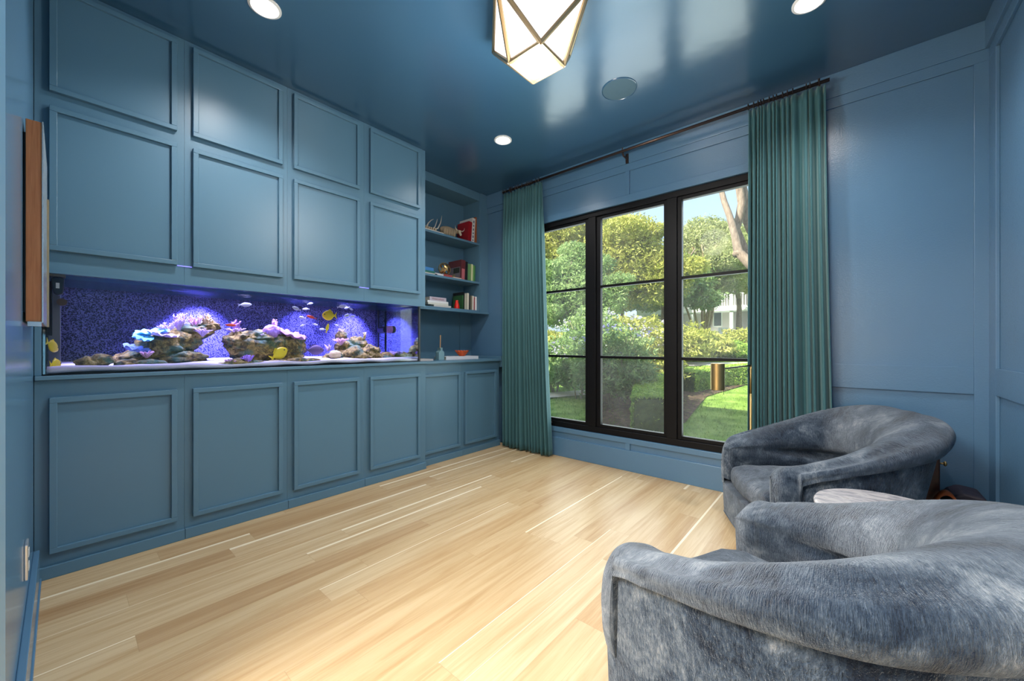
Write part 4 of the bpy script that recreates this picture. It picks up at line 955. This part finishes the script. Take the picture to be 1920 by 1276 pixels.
# ================================================================== GARDEN
def gz(Y, X=0): return -.36+.066*max(0, Y-5.0)+.02*mn.noise(Vector((X*.4, Y*.4, 0)))
def onG(px_, Y): p = atY(px_, 640, Y); return Vector((p.x, Y, gz(Y, p.x)))
def ground_mat(name, stops, sc=6, bump=.6, fine=90):
    t = NT(name); v = t.coord(); n = t.noise(v, sc, 6, .65); f_ = t.noise(v, fine, 4, .7)
    a = t.math('ADD', t.math('MULTIPLY', n.outputs[0], .55), t.math('MULTIPLY', f_.outputs[0], .45))
    t.P(col=t.ramp(a, stops), rough=.95, spec=.1, nrm=t.bump(f_.outputs[0], bump, .02)); return t.m
M_GRASS = ground_mat('lawn_grass', [(.36, (.08, .14, .03)), (.5, (.20, .34, .06)), (.64, (.38, .50, .13))], 2.2)
M_MULCH = ground_mat('mulch', [(.36, (.03, .02, .015)), (.52, (.11, .075, .055)), (.66, (.30, .20, .14))], 10)
M_PATH = ground_mat('pale_path', [(.4, (.5, .48, .44)), (.6, (.75, .72, .68))], 3, .2)
def leafm(name, c1, c2, c3, tr=.35):
    t = NT(name); v = t.coord(); n = t.noise(v, .9, 3, .6); f_ = t.noise(v, 14, 3, .7)
    a = t.math('ADD', t.math('MULTIPLY', n.outputs[0], .5), t.math('MULTIPLY', f_.outputs[0], .5)); c = t.ramp(a, [(.36, c1), (.5, c2), (.64, c3)])
    t.P(col=c, rough=.55, spec=.25); tl = t.n('BsdfTranslucent', {'Color': c}); mx = t.n('MixShader', {'Fac': tr}); t.t.links.new(t.p.outputs[0], mx.inputs[1]); t.t.links.new(tl.outputs[0], mx.inputs[2]); t.t.links.new(mx.outputs[0], t.out.inputs[0]); return t.m
L_Y = leafm('yellow_green_leaves', (.20, .25, .05), (.46, .48, .11), (.74, .70, .26)); L_G = leafm('green_leaves', (.12, .22, .07), (.30, .44, .16), (.52, .62, .30))
L_D = leafm('dark_leaves', (.03, .06, .02), (.08, .14, .05), (.17, .25, .08)); L_B = leafm('boxwood_leaves', (.13, .26, .04), (.36, .54, .09), (.58, .70, .16)); L_P = leafm('pale_leaves', (.22, .28, .10), (.42, .47, .20), (.62, .64, .34))
L_F = leafm('lilac_flowers', (.45, .42, .60), (.62, .58, .75), (.85, .82, .9)); L_BF = leafm('blue_flowers', (.25, .26, .62), (.42, .42, .80), (.6, .6, .9))
M_BARK = wood('pale_bark', (.30, .20, .11), (.62, .47, .30), (6, 6, 2), .8); M_BARKG = wood('grey_bark', (.17, .125, .10), (.42, .33, .26), (8, 8, 2), .85); M_TWIG = wood('twigs', (.28, .22, .15), (.5, .42, .30), (8, 8, 3), .9)
def leaves(name, blobs_, n, size, mat, parent, seed, stretch=1.7, shell=.55, zcut=None):
    """one mesh of small leaf blades gathered in clumps inside ellipsoids"""
    R = np.random.default_rng(seed); vol = np.array([b[1][0]*b[1][1]*b[1][2] for b in blobs_]); pr = vol**.66; pr /= pr.sum()
    idx = R.choice(len(blobs_), n, p=pr); c = np.array([tuple(b[0]) for b in blobs_])[idx]; r = np.array([b[1] for b in blobs_])[idx]
    # clumps
    K = max(30, n//34); dk = R.normal(size=(K, 3)); dk /= np.linalg.norm(dk, axis=1)[:, None]; dk *= (shell+(1-shell)*R.random(K)[:, None]**.6)
    kk = R.integers(0, K, n); d = dk[kk]+R.normal(size=(n, 3))*.085
    P_ = c+d*r
    if zcut is not None: P_[:, 2] = np.maximum(P_[:, 2], zcut)
    u = R.normal(size=(n, 3)); u /= np.linalg.norm(u, axis=1)[:, None]; w = R.normal(size=(n, 3)); w -= (w*u).sum(1)[:, None]*u; w /= np.linalg.norm(w, axis=1)[:, None]
    s = size*(.6+.8*R.random(n))[:, None]; u = u*s*stretch; w = w*s*.55
    V = np.stack([P_-u, P_+w, P_+u, P_-w], 1).reshape(-1, 3).astype(np.float32)
    me = bpy.data.meshes.new(name); me.vertices.add(4*n); me.vertices.foreach_set('co', V.ravel()); me.loops.add(4*n); me.loops.foreach_set('vertex_index', np.arange(4*n, dtype=np.int32))
    me.polygons.add(n); me.polygons.foreach_set('loop_start', np.arange(0, 4*n, 4, dtype=np.int32)); me.polygons.foreach_set('loop_total', np.full(n, 4, dtype=np.int32)); me.update(); me.validate()
    return link(name, me, mat, parent)
# ground
nx, ny = 60, 90; vs = []; fs = []
for j in range(ny+1):
    Y = YW+.2+(j/ny)**1.6*70
    for i in range(nx+1): X = -60+90*i/nx; vs.append((X, Y, gz(Y, X)))
for j in range(ny):
    for i in range(nx): p = j*(nx+1)+i; fs.append((p, p+1, p+nx+2, p+nx+1))
tag(MB().add(vs, fs).build('lawn', M_GRASS, smooth=True), kind='structure')
def patch(name, outline, mat, dz, label, cat, kind='structure'):
    c = [Vector((sum(p[0] for p in outline)/len(outline), sum(p[1] for p in outline)/len(outline), 0))]; bm = bmesh.new()
    f0 = bm.faces.new([bm.verts.new((p[0], p[1], 0)) for p in outline]); bmesh.ops.triangulate(bm, faces=[f0]); 
    for _ in range(3): bmesh.ops.subdivide_edges(bm, edges=bm.edges[:], cuts=1, use_grid_fill=True)
    for v in bm.verts: v.co.z = gz(v.co.y, v.co.x)+dz
    me = bpy.data.meshes.new(name); bm.to_mesh(me); bm.free(); o = link(name, me, mat, None, True); 
    return tag(o, label, cat, kind=kind)
def GP(px_, py_):    # ground point seen at a pixel
    d = ray(px_, py_); t = 1.0
    for _ in range(400):
        if H+d.z*t <= gz(d.y*t, d.x*t): break
        t *= 1.012
    return (d.x*t, d.y*t)
patch('mulch_bed', [GP(1128, 800), GP(1180, 838), GP(1285, 795), GP(1325, 745), GP(1400, 722), GP(1400, 708), GP(1290, 716), GP(1190, 712), GP(1130, 735)], M_MULCH, .02, None, None)
patch('garden_path', [GP(990, 751), GP(1120, 742), GP(1250, 688), GP(1420, 687), GP(1420, 681), GP(1245, 681), GP(1110, 733), GP(990, 742)], M_PATH, .035, None, None)
# near lawn blades
R = np.random.default_rng(2); n = 26000
X = R.uniform(-7, 2.6, n); Y = 3.75+R.random(n)**1.4*7.5; 
V = []
for x, y in zip(X, Y): V.append(gz(y, x))
Z = np.array(V); h = R.uniform(.025, .06, n); a = R.uniform(0, 2*pi, n); lx, ly = np.cos(a)*.006, np.sin(a)*.006; tx, ty = R.normal(size=n)*.02, R.normal(size=n)*.02
vv = np.stack([np.stack([X-lx, Y-ly, Z], 1), np.stack([X+lx, Y+ly, Z], 1), np.stack([X+tx, Y+ty, Z+h], 1)], 1).reshape(-1, 3)
me = bpy.data.meshes.new('grass_blades'); me.from_pydata(vv.tolist(), [], [(i*3, i*3+1, i*3+2) for i in range(n)]); tag(link('grass_blades', me, M_GRASS), 'short grass blades growing on the near lawn', 'grass', kind='stuff')

def hedge(pts, w, h, label, seed, n=9000, mat=None, size=.03):
    """clipped hedge along ground points, leafy box"""
    r = empty('boxwood_hedge', (pts[0][0], pts[0][1], gz(pts[0][1])), label, 'hedge', 'clipped boxwood hedges')
    mb = MB(); 
    for i in range(len(pts)-1):
        a, b = Vector((*pts[i], 0)), Vector((*pts[i+1], 0)); t = (b-a).normalized(); nn = Vector((t.y, -t.x, 0)); k = max(2, int((b-a).length/.25)); rows = []
        for j in range(k+1):
            c = a.lerp(b, j/k); z = gz(c.y, c.x); e = [(-.46, 0), (-.5, .3), (-.47, .8), (-.3, .97), (0, 1), (.3, .97), (.47, .8), (.5, .3), (.46, 0)]
            rows.append([c+nn*(q[0]*w*.92)+Vector((0, 0, z+q[1]*h*.95+.02*mn.noise(Vector((c.x*5+q[0], c.y*5, q[1]*4))))) for q in e])
        vs = [v for row in rows for v in row]; nc = 9; fs = [(p*nc+q, p*nc+q+1, (p+1)*nc+q+1, (p+1)*nc+q) for p in range(k) for q in range(nc-1)]+[tuple(range(nc)), tuple(range(k*nc, k*nc+nc))]
        mb.add(vs, fs)
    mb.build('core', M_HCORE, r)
    R = np.random.default_rng(seed); V = []; 
    segs = [((Vector((*pts[i], 0))), (Vector((*pts[i+1], 0)))) for i in range(len(pts)-1)]; Ls = [(b-a).length for a, b in segs]; tot = sum(Ls)
    P_ = []
    for _ in range(n):
        q = R.random()*tot
        for (a, b), L in zip(segs, Ls):
            if q <= L: break
            q -= L
        c = a.lerp(b, q/L); t = (b-a).normalized(); nn = Vector((t.y, -t.x, 0)); s = R.random()*(2*h+w)
        if s < h: u, z = -.5*w, s
        elif s < h+w: u, z = s-h-.5*w, h
        else: u, z = .5*w, s-h-w
        if q < .02*L or q > .98*L: u *= R.random()
        P_.append(c+nn*(u+R.normal()*.012)+Vector((0, 0, gz(c.y, c.x)+z+R.normal()*.014)))
    P_ = np.array([tuple(p) for p in P_]); u = R.normal(size=(n, 3)); u /= np.linalg.norm(u, axis=1)[:, None]; w_ = R.normal(size=(n, 3)); w_ -= (w_*u).sum(1)[:, None]*u; w_ /= np.linalg.norm(w_, axis=1)[:, None]
    V = np.stack([P_-u*size, P_+w_*size*.6, P_+u*size, P_-w_*size*.6], 1).reshape(-1, 3); me = bpy.data.meshes.new('foliage'); me.from_pydata(V.tolist(), [], [(i*4, i*4+1, i*4+2, i*4+3) for i in range(n)])
    link('foliage', me, mat or L_B, r); return r
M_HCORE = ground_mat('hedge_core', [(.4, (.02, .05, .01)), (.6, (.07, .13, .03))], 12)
g1, g2, g3 = GP(1222, 812), GP(1222, 738), GP(1268, 722)
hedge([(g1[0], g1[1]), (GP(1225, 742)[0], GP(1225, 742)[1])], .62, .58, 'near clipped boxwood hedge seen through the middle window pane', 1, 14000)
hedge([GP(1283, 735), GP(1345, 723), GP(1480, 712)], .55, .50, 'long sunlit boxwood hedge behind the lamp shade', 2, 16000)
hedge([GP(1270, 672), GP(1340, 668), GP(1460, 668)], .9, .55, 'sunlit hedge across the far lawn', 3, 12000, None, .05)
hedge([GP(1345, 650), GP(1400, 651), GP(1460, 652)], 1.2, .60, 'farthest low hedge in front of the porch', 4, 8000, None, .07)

def tubetree(mb, p, d, L, r, depth, rnd, spread=.5, up=.15, kids=2):
    pts = [p]; rs = [r]; q = p.copy(); dd = d.copy()
    for i in range(4):
        dd = (dd+Vector((rnd.uniform(-1, 1), rnd.uniform(-1, 1), rnd.uniform(-.3, 1)))*.10+Vector((0, 0, up*.2))).normalized(); q = q+dd*L/4; pts.append(q.copy()); rs.append(r*(1-.10*(i+1)))
    mb.tube(pts, rs, 7)
    if depth > 0:
        for _ in range(kids): tubetree(mb, q, (dd+Vector((rnd.uniform(-1, 1), rnd.uniform(-1, 1), rnd.uniform(-.2, .8)))*spread).normalized(), L*.72, r*.58, depth-1, rnd, spread, up, kids)
def tree(name, px_, Y, h, crown, n, size, leaf, bark, label, seed, trunks=1, th=.3, tr=.16, group='trees in the garden', cat='tree', lean=.15, shell=.5):
    g = onG(px_, Y); rnd = random.Random(seed); r = empty(name, g, label, cat, group)
    mb = MB()
    for k in range(trunks):
        a = 2*pi*k/trunks+rnd.random(); d = Vector((math.cos(a)*lean, math.sin(a)*lean, 1)).normalized() if trunks > 1 else Vector((.03, 0, 1))
        tubetree(mb, g+Vector((math.cos(a), math.sin(a), 0))*tr*(.8 if trunks > 1 else 0)-Vector((0, 0, .05)), d, h*th*1.15, tr, 3 if trunks < 4 else 2, rnd, .55)
    mb.build('trunk', bark, r, smooth=True)
    bl = [(g+Vector((x*h, y*h, z*h)), (a*h, b*h, c*h)) for x, y, z, a, b, c in crown]
    for _ in range(16):
        x, y, z, a, b, c = rnd.choice(crown); u = Vector((rnd.gauss(0, 1), rnd.gauss(0, 1), rnd.gauss(0, 1))).normalized(); q = rnd.uniform(.06, .12)*h
        bl.append((g+Vector(((x+u.x*a*1.02)*h, (y+u.y*b*1.02)*h, (z+u.z*c*1.05)*h)), (q*1.3, q*1.2, q*.8)))
    leaves('foliage', bl, n, size, leaf, r, seed, shell=shell); return r
# big pale crape myrtle left and centre, behind the shrubs
DC = [(0, 0, .62, .34, .30, .24), (-.22, .02, .52, .22, .2, .20), (.24, 0, .52, .24, .2, .20), (.05, 0, .80, .22, .2, .16), (-.1, -.05, .42, .26, .2, .14)]
tree('leafy_tree', 1075, 17, 5.7, DC, 52000, .050, L_G, M_BARKG, 'mid-green tree filling the left window pane', 11)
tree('leafy_tree', 1165, 21, 8.1, DC, 70000, .062, L_Y, M_BARKG, 'tall yellow-green tree in the middle window pane', 12)
tree('leafy_tree', 1022, 24, 14.0, DC, 80000, .085, L_Y, M_BARKG, 'tall sunlit tree at the far left behind the mid-green one', 13)
tree('leafy_tree', 1243, 25, 7.3, [(0, 0, .62, .30, .28, .22), (-.16, 0, .5, .2, .2, .16), (.2, 0, .55, .2, .2, .18)], 44000, .070, L_G, M_BARKG, 'dark-trunked tree left of the porch behind the window mullion', 14, tr=.28)
tree('crape_myrtle', 1318, 27.5, 8.7, [(0, 0, .66, .30, .26, .26), (-.15, 0, .58, .22, .2, .20), (.12, 0, .56, .22, .2, .20), (0, 0, .85, .16, .15, .12)], 70000, .055, L_P, M_BARK, 'pale feathery tree with a fan of cream trunks in front of the porch', 15, trunks=9, th=.30, tr=.10, lean=.30)
tree('leafy_tree', 1385, 33, 9.2, [(0, 0, .66, .30, .2, .20), (.25, 0, .60, .25, .2, .20), (-.16, 0, .60, .2, .2, .17), (.1, 0, .50, .22, .15, .08)], 44000, .09, L_Y, M_BARKG, 'tall yellow-green tree hanging over the balcony', 16, tr=.25)
tree('leafy_tree', 1120, 34, 10.8, DC, 36000, .13, L_D, M_BARKG, 'dark tree closing the view behind the middle trees', 17, tr=.3)
tree('leafy_tree', 985, 36, 13, DC, 30000, .13, L_D, M_BARKG, 'dark tree closing the view at the far left', 18, tr=.3)
# near bare-trunked myrtle at the right pane
g = Vector((*GP(1520, 760), 0)); YT = 7.6
def TP(a, b, Y=YT): return atY(a, b, Y)
tm = empty('crape_myrtle', onG(1560, YT), 'bare smooth-barked tree whose grey limbs cross the upper right pane', 'tree', 'trees in the garden')
m = MB(); r0 = .105
base = onG(1560, YT)
m.tube([base-Vector((0, 0, .1)), TP(1540, 620), TP(1500, 560), TP(1440, 520), TP(1405, 493), TP(1384, 472), TP(1378, 440), TP(1368, 405), TP(1358, 378), TP(1352, 355), TP(1346, 320), TP(1350, 280)], [.2, .17, .14, .12, .085, .075, .062, .055, .050, .044, .038, .03], 12)
m.tube([TP(1384, 474), TP(1379, 478, 7.55)], [.085, .06], 9)
m.tube([base, TP(1530, 600, 7.9), TP(1450, 560, 7.9), TP(1400, 480, 7.9), TP(1380, 430, 7.9), TP(1387, 405, 7.9), TP(1391, 380, 7.9), TP(1386, 352, 7.9), TP(1380, 320, 7.9)], [.19, .16, .10, .075, .07, .072, .07, .06, .05], 12)
m.tube([TP(1545, 600, 8.1), TP(1440, 470, 8.1), TP(1408, 430, 8.1), TP(1397, 405, 8.1), TP(1400, 380, 8.1), TP(1393, 350, 8.1), TP(1390, 310, 8.1)], [.15, .10, .08, .075, .065, .06, .05], 12)
m.build('trunk', M_BARKG, tm, smooth=True)
leaves('foliage', [(TP(1420, 200, 7.8), (1.2, .8, .5)), (TP(1350, 230, 8), (.8, .6, .35))], 3000, .05, L_G, tm, 44)
# shrubs
def shrub(px_, Y, w, h, n, size, leaf, label, seed, fl=None, stems=7, z0=.25):
    g = onG(px_, Y); rnd = random.Random(seed); r = empty('garden_shrub', g, label, 'shrub', 'shrubs below the window')
    mb = MB()
    for k in range(stems):
        a = rnd.uniform(0, 2*pi); mb.tube([g+Vector((math.cos(a)*.06, math.sin(a)*.06, -.03)), g+Vector((math.cos(a)*w*.12, math.sin(a)*w*.12, h*.35)), g+Vector((math.cos(a)*w*.35, math.sin(a)*w*.3, h*.85))], [.018, .013, .006], 6)
    mb.build('stems', M_TWIG, r, smooth=True)
    leaves('foliage', [(g+Vector((0, 0, h*.62)), (w*.55, w*.45, h*.42)), (g+Vector((w*.2, 0, h*.4)), (w*.4, w*.35, h*.28)), (g+Vector((-w*.22, 0, h*.42)), (w*.38, w*.35, h*.30))], n, size, leaf, r, seed, shell=.2, zcut=g.z+.03)
    if fl: leaves('blossom', [(g+Vector((0, 0, h*.80)), (w*.55, w*.4, h*.22))], n//26, size*.9, fl, r, seed+5, 1.0, .5)
    return r
shrub(1040, 8.6, 1.5, 1.35, 6500, .040, L_G, 'leafy green shrub at the lower left of the left pane', 21)
shrub(1085, 8.2, 1.3, 1.5, 6500, .040, L_G, 'shrub with lilac blossom beside the first mullion', 22, L_F)
shrub(1150, 7.6, 1.6, 1.75, 8500, .036, L_G, 'tall multi-stemmed shrub with violet-blue blossom in the middle pane', 23, L_BF, 12)
shrub(1205, 9.5, 1.7, 1.7, 7500, .042, L_Y, 'yellow-green shrub behind the near hedge', 24, L_F)
shrub(1110, 11, 2.2, 2.2, 8500, .05, L_G, 'broad green shrub behind the first mullion', 25, L_F)
shrub(1022, 12, 1.8, 1.6, 6000, .05, L_Y, 'sunlit yellow-green shrub behind the left curtain edge', 26)
shrub(1180, 13, 2.6, 2.0, 8000, .055, L_Y, 'pale sunlit shrub row behind the middle pane', 27, L_F)
shrub(1262, 16, 2.8, 1.7, 6000, .06, L_Y, 'sunlit shrub behind the second mullion', 28)
shrub(1305, 18, 2.6, 1.3, 7000, .06, L_Y, 'yellow-green shrub below the cream-trunked tree', 29)
shrub(1350, 19, 2.2, .8, 6000, .06, L_B, 'low bright bush on the far lawn', 30)
shrub(1410, 22, 3.0, 1.2, 6000, .07, L_Y, 'sunlit bush at the right edge of the right pane', 31)
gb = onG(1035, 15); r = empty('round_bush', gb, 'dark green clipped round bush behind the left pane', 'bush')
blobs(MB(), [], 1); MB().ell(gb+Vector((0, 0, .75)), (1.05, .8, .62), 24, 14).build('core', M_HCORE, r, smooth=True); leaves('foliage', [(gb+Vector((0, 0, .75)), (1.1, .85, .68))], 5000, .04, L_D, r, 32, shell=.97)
# neighbouring house
HY = 38.0
M_HW = simple('pale_house_wall', (.62, .58, .56), .8); M_HT = simple('house_trim_white', (.80, .85, .84), .6); M_HG = simple('house_window_glass', (.10, .13, .15), .15); M_HR = simple('roof_shingle', (.25, .22, .2), .9)
def HX(px_): return atY(px_, 600, HY).x
gz0 = gz(HY)-.05
hs = empty('house', (HX(1350), HY, gz0), 'pale two-storey house with white porch posts and balcony across the garden', 'house')
x0, x1 = HX(1195), HX(1520); zf, zd = gz0+.35, atY(1350, 583, HY).z
MB().box(x0, x1, HY+1.8, HY+9, gz0-.5, zd+3.2).build('wall', M_HW, hs)
MB().box(x0, x1, HY-.1, HY+1.8, gz0-.5, zf).build('porch_floor', M_HT, hs)
MB().box(x0, x1, HY-.15, HY+1.8, zd, zd+.42).build('balcony_deck', M_HT, hs)
for p_ in (1205, 1296, 1371, 1450):
    MB().box(HX(p_)-.13, HX(p_)+.13, HY, HY+.26, zf, zd+3.2).build('post', M_HT, hs)
rl = MB().box(x0, x1, HY+.02, HY+.10, zd+1.42, zd+1.50).build('railing', M_HT, hs)
m = MB(); k = 0; x = x0+.1
while x < x1: m.box(x-.03, x+.03, HY+.03, HY+.09, zd+.42, zd+1.42); x += .2
m.build('balusters', M_HT, rl)
MB().prism([(HY-.8, zd+3.2), (HY+5, zd+5.6), (HY+9.6, zd+3.2)], 0, x0-.4, x1+.4).build('roof', M_HR, hs)
for a, b, z0_, z1_ in ((1337, 1354, .75, 2.15), (1225, 1240, .75, 2.15), (1385, 1395, .0, 2.15)):
    f = MB().box(HX(a)*1.045, HX(b)*1.045, HY+1.72, HY+1.81, zf+z0_, zf+z1_).build('window', M_HT, hs); 
    MB().box(HX(a)*1.045+.08, HX(b)*1.045-.08, HY+1.69, HY+1.72, zf+z0_+.08, zf+z1_-.08).build('pane', M_HG, f)
MB().box(HX(1377)*1.045, HX(1402)*1.045, HY+1.60, HY+1.70, zf, zf+2.05).build('door', simple('porch_door', (.40, .38, .40), .6), hs)
# garden chair
gc = Vector((*GP(1356, 641), 0)); gc.z = gz(gc.y, gc.x); r = empty('garden_chair', gc, 'white slatted garden chair on the far lawn by the porch', 'garden chair', rz=.3)
m = MB()
for i in range(5): m.box(-.30+i*.125, -.20+i*.125, .25, .29, .32, 1.05)
m.build('backrest', M_HT, r, local=True); MB().box(-.3, .3, -.3, .28, .34, .38).build('seat', M_HT, r, local=True)
for x in (-.33, .33): MB().box(x-.06, x+.06, -.36, .3, .58, .62).build('armrest', M_HT, r, local=True)
for x in (-.3, .3):
    for y_ in (-.3, .25): MB().box(x-.04, x+.04, y_-.04, y_+.04, -.03, .58).build('leg', M_HT, r, local=True)
